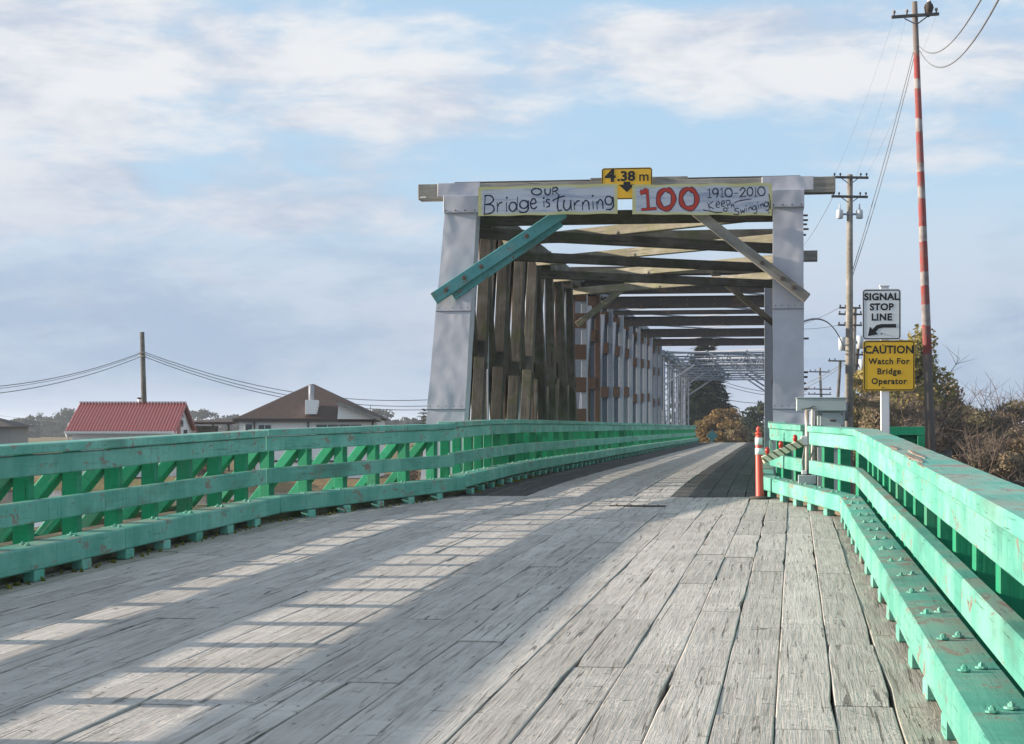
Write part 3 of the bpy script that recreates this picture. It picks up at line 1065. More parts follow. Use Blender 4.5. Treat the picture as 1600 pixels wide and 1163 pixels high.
ban2s = [[(1218, 205), (1229, 242)], S((1247, 200), (1224, 222), (1252, 240)),
         S((1262, 222), (1280, 214), (1276, 203), (1264, 210), (1264, 230), (1282, 232)),
         S((1290, 216), (1306, 209), (1303, 198), (1292, 204), (1292, 224), (1308, 226)),
         [(1314, 197), (1327, 238)], S((1314, 197), (1330, 193), (1336, 208), (1320, 219)),
         ell(1311, 243, 10, 9), [(1340, 213), (1344, 234)], S((1342, 222), (1350, 212), (1358, 232)),
         S((1194, 243), (1228, 250), (1262, 260), (1296, 258)), S((1358, 206), (1385, 194), (1448, 187)),
         S((1382, 234), (1366, 234), (1360, 244), (1380, 252), (1378, 266), (1352, 264)),
         S((1390, 238), (1396, 258), (1402, 244), (1408, 256), (1414, 234)),
         [(1420, 232), (1424, 254)], [(1419, 222)], [(1432, 230), (1436, 252)], S((1434, 238), (1444, 227), (1451, 246)),
         ell(1462, 234, 9, 10), S((1471, 224), (1476, 248), (1470, 262), (1458, 260)),
         [(1482, 218), (1486, 240)], [(1480, 206)], [(1493, 213), (1498, 236)], S((1495, 222), (1505, 210), (1513, 230)),
         ell(1524, 214, 10, 12), S((1534, 200), (1540, 226), (1534, 244), (1520, 242)),
         S((1537, 160), (1544, 196), (1546, 236)), [(1538, 255)]]
hund = [S((868, 150), (890, 146), (906, 130)), [(906, 130), (912, 238)], [(874, 246), (955, 236)]]
zeros = [ell(1003, 186, 40, 53, -90, 275, 24), ell(1122, 185, 42, 53, -90, 275, 24)]


def banner(name, label, px0, px1, y0l, y1l, y0r, y1r, x0z, x1z, y0z, y1z, layers, Y):
    a, b = at(px0, y1l, Y), at(px1, y1r, Y - .02)
    c2, d2 = at(px1, y0r, Y - .02), at(px0, y0l, Y)
    M = Matrix.Translation((a + b + c2 + d2) / 4)
    Mi = M.inverted()
    a, b, c2, d2 = (Mi @ q for q in (a, b, c2, d2))

    def pos(u, v_, off):
        p = a.lerp(b, u).lerp(d2.lerp(c2, u), v_)
        bulge = .012 * math.sin(u * 17) * math.sin(v_ * 3.1) + .01 * math.sin(u * 7 + 1)
        return Vector((p.x, p.y + bulge + off, p.z + .006 * math.sin(u * 23)))
    root = thing(name, (0, 0, 0), label, 'banner', 'paper banners on the portal', M=M)
    nu, nv = 36, 6
    vs, fs = [], []
    for off in (0, .004):
        for j in range(nv + 1):
            for i in range(nu + 1):
                vs.append(pos(i / nu, j / nv, off))
    st = (nu + 1) * (nv + 1)
    for j in range(nv):
        for i in range(nu):
            k = j * (nu + 1) + i
            fs.append((k, k + 1, k + nu + 2, k + nu + 1))
            fs.append((k + st, k + st + nu + 1, k + st + nu + 2, k + st + 1))
    me = mesh_from(name, vs, fs, M_BANNER, True)
    uv = me.uv_layers.new(name='uv')
    for lp in me.loops:
        k = lp.vertex_index % st
        uv.data[lp.index].uv = ((k % (nu + 1)) / nu, (k // (nu + 1)) / nv)
    sheet = put('cloth', me, M, root)
    for lines, wd, mat, dep in layers:
        me = strokes_mesh(lines, wd, lambda p: ((p[0] - x0z) / (x1z - x0z), (y1z - p[1]) / (y1z - y0z)), mat, 0) if False else None
        # ribbons are built flat in metres, then laid onto the rippled cloth
        W = (b - a).length; H = (d2 - a).length
        me = strokes_mesh(lines, wd, lambda p: ((p[0] - x0z) / (x1z - x0z) * W, (y1z - p[1]) / (y1z - y0z) * H), mat, 0)
        for vv in me.vertices:
            vv.co = pos(vv.co.x / W, vv.co.z / H, -dep)
        put('lettering', me, M, sheet)


banner('banner', 'left banner hand-lettered OUR Bridge is turning', 747, 965, 293, 338, 287, 334, 25, 748, 110, 270,
       [(ban1, .0275, M_NAVY, .004)], 34.1)
banner('banner', 'right banner with big red 100 and 1910-2010 Keep on Swinging', 988, 1206, 289, 335, 286, 337, 828, 1553, 105, 271,
       [(hund, .096, M_NAVY, .003), (zeros, .100, M_NAVY, .004), (hund, .072, M_REDP, .006), (zeros, .070, M_REDP, .008),
        (ban2, .022, M_NAVY, .005), (ban2s, .016, M_NAVY, .005)], 33.75)

# roadside signs behind the right railing
SD = 27.6
sb0 = B(1.72, SD, dz(SD) - .6)
sg = thing('sign_post', sb0, 'white sign post standing behind the right railing', 'post')
M_POSTW = plain_mat('post_white', (0.66, 0.66, 0.70), 0.5, vary=.06)
beam('post', B(1.74, SD, dz(SD) - .6), B(1.72, SD, 3.75), .13, .09, M_POSTW, sg, up=upn)
put('post_cap', cbox(.15, .11, .03, M_POSTW), Matrix.Translation(B(1.72, SD, 3.765)) @ BR, sg)
Yp = B(1.72, SD - .07, 0).y
c1 = at(1377.5, 491.5, Yp)
M1 = Matrix.Translation(c1) @ BR
s1 = thing('stop_line_sign', c1, 'white sign reading SIGNAL STOP LINE with curved black arrow', 'sign', M=M1)
p1 = sign_plate(s1, 'plate', M1, .57, .765, .05, M_SIGNW, M_BLACK, .014, .010)
lettering(p1, M1, 'SIGNAL', .142, 0, .262, M_BLACK, .006, 1.05, 1.03)
lettering(p1, M1, 'STOP', .142, 0, .108, M_BLACK, .006, 1.05, 1.0)
lettering(p1, M1, 'LINE', .142, 0, -.045, M_BLACK, .006, 1.08, 1.0)
arrow(p1, M1, [(.215, -.145), (.215, -.200), (.02, -.200), (-.045, -.215), (-.085, -.262), (-.050, -.300), (-.205, -.325), (-.175, -.185), (-.135, -.222), (-.075, -.160), (.0, -.145)][::-1], M_BLACK)
put('bolt', BOLT_STEEL, M1 @ Matrix.Translation((0, -.004, -.29)) @ Matrix.Rotation(math.radians(90), 4, 'X') @ Matrix.Scale(.35, 4), p1)
c2 = at(1389, 571.5, Yp - .01)
M2 = Matrix.Translation(c2) @ BR
s2 = thing('caution_sign', c2, 'yellow sign reading CAUTION Watch For Bridge Operator', 'sign', M=M2)
p2 = sign_plate(s2, 'plate', M2, .765, .765, .05, M_SIGNY, M_BLACK, .014, .010)
lettering(p2, M2, 'CAUTION', .165, 0, .235, M_BLACK, .0045, 1.03, .96)
lettering(p2, M2, 'Watch For', .125, 0, .062, M_BLACK, .0035, 1.12, .98)
lettering(p2, M2, 'Bridge', .125, 0, -.09, M_BLACK, .0035, 1.12, .98)
lettering(p2, M2, 'Operator', .125, 0, -.238, M_BLACK, .0035, 1.10, .98)
for z in (.31, -.335):
    put('bolt', BOLT_STEEL, M2 @ Matrix.Translation((-.09, -.004, z)) @ Matrix.Rotation(math.radians(90), 4, 'X') @ Matrix.Scale(.35, 4), p2)

# ------------------------------------------------------------------ timber truss span
TS0, TS1, NP = 35.0, 54.4, 8
PL = (TS1 - TS0) / NP
tspan = thing('timber_truss_span', B(-2.8, TS0, 0.4), 'dark timber truss span with mossy overhead cross bracing', 'truss')
ZT, ZB = 6.08, -.30
rr = random.Random(21)
for side, tc0 in ((-1, -5.99), (1, .36)):
    for off in (-.17, .17):
        beam('top_chord', B(tc0 + off, TS0 - .2, ZT), B(tc0 + off, TS1 + .2, ZT), .22, .38, M_TIMBER, tspan)
        beam('bottom_chord', B(tc0 + off, TS0 - .2, ZB), B(tc0 + off, TS1 + .2, ZB), .22, .38, M_TIMBER, tspan)
    for k in range(NP):
        a, b = TS0 + k * PL, TS0 + (k + 1) * PL
        lo, hi_ = (a, b) if k < NP / 2 else (b, a)
        lo2, hi2 = (b, a) if k < NP / 2 else (a, b)
        tk = rr.uniform(-.14, .14)
        sg_ = 1 if lo < hi_ else -1
        for off in (-.15, .15):
            j = rr.uniform(-.05, .05)
            beam('diagonal', B(tc0 + off + j, lo + .2 * sg_ + tk, ZB + .2), B(tc0 + off - j * .5, hi_ - .2 * sg_ + tk, ZT - .18), .23, .31, M_TIMBER, tspan, up=B(0, 1, 0))
        beam('counter_diagonal', B(tc0, lo2, ZB + .2), B(tc0, hi2, ZT - .18), .19, .23, M_TIMBER, tspan, up=B(0, 1, 0))
        beam('packing_block', B(tc0 - .29, (a + b) / 2 + tk, 2.90), B(tc0 + .29, (a + b) / 2 + tk, 2.90), .18, .15, M_TIMBER, tspan)
    for k in range(NP + 1):
        d = TS0 + k * PL
        for off in (-.07, .10):
            tube('tie_rod', [B(tc0 + off, d, ZB - .3), B(tc0 + off, d, ZT + .33)], .024, M_RUST if (k + (off > 0)) % 2 else M_SILVER, tspan, 6)
        bbox('bearing_block', tc0 - .285, tc0 + .285, d - .19, d + .19, ZT - .40, ZT - .195, M_TIMBER, tspan)
        bbox('bearing_plate', tc0 - .27, tc0 + .27, d - .11, d + .11, ZT + .192, ZT + .22, M_SILVER, tspan)
for k in range(0, NP, 2):
    a, b = TS0 + k * PL + .4, TS0 + (k + 2) * PL - .3
    z = 5.76
    beam('lateral_brace', B(-5.85, b, z), B(.25, a, z + .07), .21, .21, M_MOSSY_LIT, tspan)  # sun-facing diagonal, its lit look put into the paler wood
    if k < 6:
        beam('lateral_brace', B(-5.85, a, z - .235), B(.25, b, z - .23), .21, .21, M_TIMBER, tspan)  # crossing diagonal facing away from the sun, kept in dark timber
for k in (0, 4, 8):
    d = TS0 + k * PL + (.35 if k == 0 else 0)
    beam('lateral_strut', B(-6.22, d, 6.40), B(.60, d, 6.40), .27, .25, M_TIMBER, tspan)
bbox('strut_stub', .60, 1.19, TS0 + 10.3, TS0 + 10.6, 5.79, 6.05, M_GREYWOOD, tspan)
beam('knee_brace', B(-5.80, TS1 - .1, 4.76), B(-3.80, TS1 - .1, 6.31), .18, .17, M_MOSSY_LIT, tspan, up=upn)  # left brace painted in the pale lit tone, right one stays dark
beam('knee_brace', B(.13, TS1 - .1, 4.75), B(-1.70, TS1 - .1, 6.31), .18, .17, M_TIMBER, tspan, up=upn)
beam('end_strut', B(-6.4, TS1 + .05, 6.38), B(.6, TS1 + .05, 6.38), .25, .27, M_TIMBER, tspan)

# ------------------------------------------------------------------ steel middle span
mspan = thing('steel_truss_span', B(-2.8, 55, 0.5), 'silver painted steel post span with rusty batten plates', 'truss')
cols = [57.2, 61.7, 66.6, 71.6, 76.4, 81.0, 85.4, 89.6, 93.6, 97.6]
ZC = 6.22
for side in (-1, 1):
    ti, s = (-5.78, -1) if side < 0 else (.06, 1)
    for i, d in enumerate(cols):
        wide = i == 0
        mt = M_RUST if i == 1 else (M_SILVER2 if i in (2, 8, 9) else M_SILVER)
        wch, sp_ = (.17, .60) if wide else (.17, .36)
        for q, o in enumerate((0, sp_)):
            tcn = ti + s * (o + wch / 2)
            bbox('column_channel', tcn - wch / 2, tcn + wch / 2, d - .19, d + .19, -.6, ZC, M_SILVER if wide else mt, mspan)
        tcn = ti + s * (sp_ / 2 + wch / 2)
        hw = (sp_ - wch) / 2
        if wide:
            for z in (2.0, 3.0, 4.05, 5.05, 5.9):
                bbox('batten_plate', tcn - sp_ / 2 - .085, tcn + sp_ / 2 + .085, d - .204, d - .193, z - .24, z + .24, M_RUST, mspan, .002)
        else:
            bbox('web_plate', tcn - hw - .02, tcn + hw + .02, d - .06, d + .06, -.6, ZC - .02, M_SILVER2 if i % 2 else mt, mspan)
            for z in (3.06, 4.70, 5.85):
                zz_ = z + .12 * math.sin(i * 2.1)
                bbox('batten_plate', tcn - hw - .06, tcn + hw + .04, d - .204, d - .193, zz_ - .2, zz_ + .2, M_RUST, mspan, .002)
        for z in (3.06, 4.70):
            for q in (-1, 1):
                put('rivet', BOLT_STEEL, Matrix.Translation(B(tcn + q * .20, d - .194, z + .35 * q)) @ BR @ Matrix.Rotation(math.radians(90), 4, 'X') @ Matrix.Scale(.5, 4), mspan)
        if i < len(cols) - 1:
            e = cols[i + 1]
            beam('diagonal', B(ti + s * .34, d if i < 5 else e, .1), B(ti + s * .34, e if i < 5 else d, 5.9), .16, .24, M_SILVER2, mspan, up=B(0, 1, 0))
    for d in (55.7, 59.4, 64.1, 69.1):
        bbox('infill_column', ti + s * .55 - .14, ti + s * .55 + .14, d - .12, d + .12, -.5, ZC - .01, M_SILVER2, mspan)  # dark infill columns added to close the bright gaps between posts
    beam('top_chord', B(ti + s * .28, 55.4, ZC + .13), B(ti + s * .28, 99, ZC + .13), .57, .26, M_SILVER2, mspan)
    beam('bottom_chord', B(ti + s * .28, 55.4, -.25), B(ti + s * .28, 99, -.25), .57, .34, M_SILVER2, mspan)
for d, h in ((56.5, .37), (63.4, .37), (69.0, .16), (74.7, .34), (84.0, .34), (93.2, .32)):
    st = beam('overhead_strut', B(-6.3, d, 6.06), B(.5, d, 6.06), .25, h, M_BROWNSTEEL, mspan)
    if h > .2:
        for z in (-h / 2 - .012, h / 2 + .012):
            beam('flange', B(-6.3, d - .02, 6.06 + z), B(.5, d - .02, 6.06 + z), .34, .022, M_BROWNSTEEL, st)
        for k in range(7):
            tt = -5.7 + k * .95
            for z in (-.08, .08):
                put('rivet', BOLT_STEEL, Matrix.Translation(B(tt, d - .128, 6.06 + z)) @ BR @ Matrix.Rotation(math.radians(90), 4, 'X') @ Matrix.Scale(.8, 4), st)
for k in range(5):
    a, b = 56.5 + k * 8.5, 56.5 + (k + 1) * 8.5
    beam('lateral_rod', B(-5.9, a, 6.38), B(.1, b, 6.38), .06, .06, M_SILVER2, mspan)
    beam('lateral_rod', B(-5.9, b, 6.45), B(.1, a, 6.45), .06, .06, M_SILVER2, mspan)
for tt in (-5.6, -5.2, -4.8):       # small fittings on the first chord end
    tube('chord_bolt', [B(tt, 56, 6.25), B(tt, 56, 6.55)], .04, M_SILVER2, mspan, 6)
bbox('end_post', -.15, .25, 55.6, 56.0, -.5, 6.2, M_SILVER2, mspan)

# ------------------------------------------------------------------ lattice swing span
sspan = thing('swing_span', B(-2.8, 101, 0.5), 'far silver lattice steel swing span', 'truss')
cols = [101.2, 106.4, 111.5, 116.7, 121.8, 127, 132]


def lattice(parent, p0, p1, wd, nb, mat, up, r=.02):
    """two chords and zigzag lacing bars between them"""
    p0, p1 = Vector(p0), Vector(p1)
    up = Vector(up).normalized()
    off = up * wd / 2
    beam('laced_chord', p0 + off, p1 + off, .09, .09, mat, parent, up=up)
    beam('laced_chord', p0 - off, p1 - off, .09, .09, mat, parent, up=up)
    vs, fs = [], []
    o = p0.copy()
    for k in range(nb):
        a = p0.lerp(p1, k / nb); b = p0.lerp(p1, (k + 1) / nb)
        s_ = 1 if k % 2 else -1
        tube_data([a + off * s_ - o, b - off * s_ - o], r, 4, True, vs, fs)
    put('lacing', mesh_from('lacing', vs, fs, mat), Matrix.Translation(o), parent)


for side in (-1, 1):
    ti, s = (-5.83, -1) if side < 0 else (.09, 1)
    for i, d in enumerate(cols):
        lattice(sspan, B(ti + s * .22, d, -.1), B(ti + s * .22, d, 5.7), .38, 18, M_SILVER2, B(1, 0, 0), .024)
        if i < len(cols) - 1:
            beam('diagonal', B(ti + s * .22, d, .2 if i % 2 else 5.6), B(ti + s * .22, cols[i + 1], 5.6 if i % 2 else .2), .18, .18, M_SILVER2, sspan, up=B(0, 1, 0))
    beam('top_chord', B(ti + s * .22, 100.6, 5.85), B(ti + s * .22, 132.6, 5.85), .45, .30, M_SILVER2, sspan)
    beam('bottom_chord', B(ti + s * .22, 100.6, -.2), B(ti + s * .22, 132.6, -.2), .45, .30, M_SILVER2, sspan)
for i, d in enumerate(cols):
    lattice(sspan, B(-6.0, d, 5.50), B(.22, d, 5.50), .70, 12, M_SILVER2, (0, 0, 1), .026)
    for s, t0 in ((1, -5.83), (-1, .09)) if i in (0, 3, 6) else ():
        beam('knee_brace', B(t0, d, 4.05), B(t0 + s * 1.7, d, 5.18), .10, .12, M_SILVER2 if i else M_SILVER, sspan, up=upn)
    if i < len(cols) - 1 and i % 2 == 0:
        beam('lateral_rod', B(-5.9, d, 5.9), B(.2, cols[i + 1], 5.9), .11, .11, M_SILVER2, sspan)
        beam('lateral_rod', B(-5.9, cols[i + 1], 6.03), B(.2, d, 6.03), .11, .11, M_SILVER2, sspan)
for k in range(3):
    beam('portal_bar', B(-5.7 + k * 2.2, 100.8, 5.95), B(-4.7 + k * 2.2, 100.8, 5.28), .10, .09, M_SILVER, sspan, up=upn)

# ------------------------------------------------------------------ barrier gate, bollard, green panel
gate = thing('barrier_gate', B(.56, 28.0, dz(28)), 'barrier gate with grey cabinet and striped arm in the gap of the right railing', 'barrier')
M_CAB = plain_mat('cabinet_grey', (0.36, 0.42, 0.43), 0.6, vary=.12, scale=4, dirt=(0.29, 0.36, 0.36))
hz0 = dz(28)
bbox('cabinet', .74, 1.16, 28.15, 28.65, hz0 - .1, 1.915, M_CAB, gate)
hood = bbox('arm_housing', .42, 1.175, 28.05, 28.72, 1.885, 2.075, M_CAB, gate)
bbox('hood_lid', .41, 1.185, 28.04, 28.73, 2.077, 2.095, M_CAB, hood)
door = bbox('access_panel', .78, 1.13, 28.125, 28.148, 1.30, 1.86, M_CAB, gate)
bbox('name_plate', .93, 1.02, 28.114, 28.123, 1.72, 1.75, M_POLEDK, door, .002)
for tt in (.80, 1.11):
    for z in (1.83, 1.66):
        put('rivet', BOLT_STEEL, Matrix.Translation(B(tt, 28.124, z)) @ BR @ Matrix.Rotation(math.radians(90), 4, 'X') @ Matrix.Scale(.35, 4), door)
rr = random.Random(4)
scr = [S(*[(.50 + .045 * k + rr.uniform(-.01, .01), 1.925 + rr.uniform(-.018, .018)) for k in range(6)]), S(*[(.60 + .02 * k, 1.935 + rr.uniform(-.02, .02)) for k in range(7)])]
put('scribble', strokes_mesh(scr, .012, lambda p: (p[0], p[1]), M_POLEDK, 0), Matrix.Translation(B(0, 28.046, 0)) @ BR, hood)
ped = bbox('pedestal', .44, .71, 27.75, 28.05, hz0 + .327, hz0 + .46, M_CAB, gate)
M_PIPE = plain_mat('pipe_cream', (0.52, 0.50, 0.45), .5, dirt=(0.26, 0.20, 0.15))
tube('pipe', [B(.575, 27.9, hz0 + .46), B(.575, 27.9, 1.90)], .032, M_PIPE, gate, 12)
tube('pipe_flange', [B(.575, 27.9, hz0 + .462), B(.575, 27.9, hz0 + .49)], .075, M_RUST, gate, 12)
tube('conduit', [B(.66, 28.02, hz0 + .3), B(.66, 28.02, 1.90)], .024, M_PIPE, gate, 10)
tube('conduit', [B(.71, 28.05, hz0 + .3), B(.71, 28.05, 1.90)], .020, M_GREYWOOD, gate, 10)
tube('hose', [B(.545, 27.86, 1.36), B(.50, 27.84, 1.1), B(.52, 27.84, .95), B(.58, 27.84, .93), B(.62, 27.86, 1.15), B(.67, 27.9, 1.28)], .012, M_WIRE, gate, 6)
put('hinge_bracket', cbox(.10, .10, .14, M_WHITE), Matrix.Translation(B(.53, 27.84, 1.43)) @ BR, gate)
put('hinge_bracket', cbox(.08, .08, .06, M_WHITE), Matrix.Translation(B(.53, 27.84, .94)) @ BR, gate)
m, g = mat_new('arm_stripes')
v = g.n('ShaderNodeTexCoord').outputs['Object']
sx_ = g.n('ShaderNodeSeparateXYZ', i_0=v)
ph = g.math('ADD', g.math('MULTIPLY', sx_.outputs[0], 9.5), g.math('MULTIPLY', sx_.outputs[2], 6.0))
st = g.step(g.math('FRACT', ph), .66, .70)
M_ARM = finish(m, g, g.mix(st, (0.72, 0.66, 0.48), (0.14, 0.13, 0.07)), .6)
arm = beam('arm', B(-.10, 27.55, 1.13), B(.50, 27.80, 1.40), .05, .115, M_ARM, gate)
M_LAMP = plain_mat('lamp_red', (0.40, 0.03, 0.02), .25)
for f in (.12, .46, .82):
    c = B(-.10 + .60 * f, 27.55 + .25 * f, 1.13 + .27 * f + .115)
    tube('lamp', [c - Vector((0, 0, .065)), c - Vector((0, 0, .04)), c - Vector((0, 0, .01)), c + Vector((0, 0, .03)), c + Vector((0, 0, .055))], [.012, .03, .038, .034, .010], M_LAMP, arm, 10)

M_ORANGE = plain_mat('bollard_red', (0.58, 0.085, 0.06), .45, vary=.08)
M_BAND = plain_mat('bollard_band', (0.72, 0.74, 0.74), .4)
bb = B(-.15, 29.6, dz(29.6))
bol = thing('bollard', bb, 'red plastic bollard with two white bands beside the right kerb', 'bollard')
zb = bb.z
lean = lambda z: Vector((bb.x - .022 * z, bb.y, zb + z))
tube('tube', [lean(.03), lean(.05), lean(1.02), lean(1.05)], [.075, .068, .054, .040], M_ORANGE, bol, 16)
tube('collar', [lean(1.05), lean(1.065), lean(1.08), lean(1.095)], [.040, .060, .058, .03], M_ORANGE, bol, 14)
tube('handle', [lean(1.09), lean(1.11), lean(1.14), lean(1.17), lean(1.185)], [.022, .030, .038, .030, .010], M_ORANGE, bol, 12)
for z0, z1 in ((.88, 1.0), (.725, .83)):
    tube('reflective_band', [lean(z0), lean(z1)], [.0605 + (1 - z0) * .012, .0605 + (1 - z1) * .012], M_BAND, bol, 16)
tube('base', [Vector((bb.x, bb.y, zb + .004)), Vector((bb.x, bb.y, zb + .03)), Vector((bb.x, bb.y, zb + .045))], [.19, .17, .08], M_POLEDK, bol, 12)

pan = thing('control_box', B(2.25, 30.5, -1.4), 'dark green framed box behind the sign post and right railing', 'box')
bbox('body', 1.98, 2.52, 30.3, 30.9, -1.5, 1.60, M_DKGREEN, pan)
for t0, t1, z0, z1 in ((1.96, 2.54, 1.50, 1.64), (1.96, 2.10, .6, 1.497), (2.42, 2.54, .6, 1.497), (2.103, 2.417, .6, .72)):
    bbox('frame', t0, t1, 30.20, 30.297, z0, z1, M_KELLY, pan)
wh = thing('wharf', (17, 58, -2.5), 'dark timber wharf edge beyond the right railing', 'wharf')
for k in range(3):
    beam('wale', at(1545 + 3 * k, 757 + 14 * k, 60), at(1760, 762 + 14 * k, 57), .3, .26, M_POLEDK, wh)
for k in range(4):
    p = at(1560 + 55 * k, 757, 59.7 - k * .8)
    tube('pile', [p, Vector((p.x, p.y, -4.5))], .17, M_POLEDK, wh, 8)

# ------------------------------------------------------------------ poles and wires
def ins(parent, p, r=.06, h=.16, mat=None):
    tube('insulator', [p, p + Vector((0, 0, h * .4)), p + Vector((0, 0, h * .55)), p + Vector((0, 0, h))], [r * .35, r * .5, r, r * .6], mat or M_BLACK, parent, 8)


# striped pole
m, g = mat_new('striped_pole')
v = g.n('ShaderNodeTexCoord').outputs['Object']
zc_ = g.n('ShaderNodeSeparateXYZ', i_0=v).outputs[2]
nzp = g.noise(v, 2.2, 6, .65)
edge_n = g.noise(g.mapping(v, (5, 5, 2)), 1.0, 4, .6)
zn = g.math('ADD', zc_, g.math('MULTIPLY', g.math('SUBTRACT', edge_n, .5), .35))
ramp = g.n('ShaderNodeValToRGB', i_0=g.math('DIVIDE', zn, 20.0))
cr_ = ramp.color_ramp
cr_.interpolation = 'CONSTANT'
YP = 75.0
zbase = -2.6
G_, R_, W_ = (0.17, 0.15, 0.135, 1), (0.27, 0.05, 0.045, 1), (0.29, 0.265, 0.26, 1)
stops = []
for py, col in ((720, G_), (558, R_), (510, W_), (478, R_), (448, W_), (425, R_), (379, W_), (355, R_), (312, W_), (294, R_), (272, W_), (256, R_), (207, W_), (186, R_), (140, W_), (126, R_), (84, W_), (60, R_), (44, G_)):
    stops.append((max(0, (at(0, py, YP).z - zbase) / 20.0), col))
cr_.elements[0].position = 0; cr_.elements[0].color = G_
cr_.elements[1].position = stops[1][0]; cr_.elements[1].color = stops[1][1]
for p_, c_ in stops[2:]:
    e_ = cr_.elements.new(p_); e_.color = c_
col = g.mix(g.math('MULTIPLY', g.step(nzp, .42, .66), .8), ramp.outputs[0], (0.17, 0.12, 0.11))
M_STRIPE = finish(m, g, col, .8, nzp, .4, .02)
pb = at(1459, 712, YP); pb.z = zbase
pt = at(1429, 3, YP)
sp_ = thing('striped_pole', pb, 'tall red and white banded utility pole with eagle on crossarm', 'utility pole')
tube('shaft', [pb, pb.lerp(pt, .5), pt], [.215, .175, .115], M_STRIPE, sp_, 14)
f = lambda px, py, Y=YP: at(px, py, Y)
ca = beam('crossarm', f(1393, 27, YP - .2), f(1467, 22, YP - .2), .14, .12, M_POLEDK, sp_)
beam('arm_brace', f(1413, 29, YP - .2), f(1431, 38, YP - .2), .03, .05, M_SILVER2, sp_)
beam('arm_brace', f(1449, 26, YP - .2), f(1433, 38, YP - .2), .03, .05, M_POLEDK, sp_)
for px, py in ((1397, 25), (1417, 23.5), (1463, 21)):
    ins(ca, f(px, py - 1, YP - .2), .08, .20, M_GREYWOOD)
ft = thing('pile_dolphin', (pb.x, pb.y, -4), 'dark timber pile cluster at the foot of the striped pole', 'piles')
for dx, dy in ((-.42, .25), (.45, .25), (-.40, -.35), (.42, -.35), (.75, 0)):
    tp = f(1459, 700) + Vector((dx * .75, dy, random.uniform(-.25, .05)))
    tube('pile', [tp, Vector((tp.x, tp.y, -4.2))], .20, M_POLEDK, ft, 10)

# eagle on the crossarm
m, g = mat_new('eagle_plumage')
v = g.n('ShaderNodeTexCoord').outputs['Object']
zc_ = g.n('ShaderNodeSeparateXYZ', i_0=v).outputs[2]
nzp = g.noise(v, 14, 4, .6)
cc = g.mix(nzp, (0.03, 0.022, 0.018), (0.07, 0.05, 0.04))
cc = g.mix(g.step(zc_, .56, .60), cc, (0.75, 0.74, 0.72))
M_EAGLE = finish(m, g, cc, .8)
eb = f(1451.5, 21.5, YP - .2)
vs, fs = [], []
tube_data([(0, .10, -.22), (0, .07, -.05), (0, .03, .10), (0, 0, .25), (0, -.02, .42), (0, -.02, .53), (0, -.03, .60), (0, -.04, .68), (0, -.03, .73)],
          [.06, .09, .15, .20, .19, .13, .10, .095, .03], 12, True, vs, fs)
tube_data([(0, -.11, .655), (0, -.17, .645), (0, -.19, .61)], [.035, .028, .004], 6, True, vs, fs)
for s in (-1, 1):
    tube_data([(s * .15, .0, .46), (s * .20, .03, .30), (s * .15, .09, .05), (s * .07, .13, -.12)], [.05, .07, .055, .01], 8, True, vs, fs)
    tube_data([(s * .06, -.02, .14), (s * .06, -.03, .0)], [.05, .03], 6, True, vs, fs)
eag = thing('eagle', eb, 'bald eagle with white head perched on the striped pole crossarm', 'bird')
put('body', mesh_from('body', vs, fs, M_EAGLE, True), Matrix.Translation(eb + Vector((0, 0, .04))) @ Matrix.Scale(.78, 4), eag)

# pole with transformers
YT = 76.0
M_CAN = plain_mat('transformer_grey', (0.50, 0.53, 0.56), .45)
tb = at(1326, 700, YT); tb.z = -3.0
tp = at(1328, 273, YT)
tpole = thing('transformer_pole', tb, 'pale utility pole carrying two grey transformers', 'utility pole')
tube('shaft', [tb, tb.lerp(tp, .5), tp], [.20, .165, .12], M_POLE, tpole, 14)
for py, a, b in ((277, 1301, 1357), (307, 1299, 1356)):
    arm_ = beam('crossarm', at(a, py, YT - .2), at(b, py + 1, YT - .2), .10, .10, M_POLEDK, tpole)
    for px in (a + 3, a + 12, b - 12, b - 3):
        ins(arm_, at(px, py - 1, YT - .2), .05, .15)
    for s in (-1, 1):
        beam('arm_brace', at(1328 + s * 14, py + 1, YT - .2), at(1328 + s * 2, py + 10, YT - .2), .02, .04, M_SILVER2, tpole)
for px in (1312, 1343):
    c0, c1 = at(px, 342, YT - .1), at(px, 329, YT - .1)
    tr_ = tube('transformer', [c0, c0 + Vector((0, 0, .03)), c1, c1 + Vector((0, 0, .05))], [.12, .145, .145, .06], M_CAN, tpole, 14)
    tube('bushing', [c1, c1 + Vector((0, 0, .28))], [.04, .025], M_CAN, tr_, 8)
    beam('bracket', at(px, 335, YT - .1), at(1328, 335, YT - .1), .05, .08, M_SILVER2, tpole)
tube('cable_guard', [at(1321.5, 658, YT - .22), at(1321.7, 628, YT - .22)], .09, M_WIRE, tpole, 8)


def far_pole(label, x0, y0, x1, y1, Y, arms, mat=M_POLE, boxes=(), r=.17):
    b0 = at(x0, y0, Y); b1 = at(x1, y1, Y)
    b0 = b0 + (b0 - b1).normalized() * max(0, (b0.z + 1.6))
    root = thing('utility_pole', b0, label, 'utility pole', 'wooden power poles along the far road')
    tube('shaft', [b0, b1], [r, r * .72], mat, root, 10)
    for px0, px1, py in arms:
        am = beam('crossarm', at(px0, py, Y - .2), at(px1, py + .5, Y - .2), .12, .12, M_POLEDK, root)
        for px in (px0 + 2, px0 + (px1 - px0) * .3, px1 - 2):
            ins(am, at(px, py - .5, Y - .2), .07, .18)
    for px, py in boxes:
        c0 = at(px, py, Y - .15)
        tube('transformer', [c0, c0 + Vector((0, 0, .9))], .25, M_CAN, root, 10)
    return root


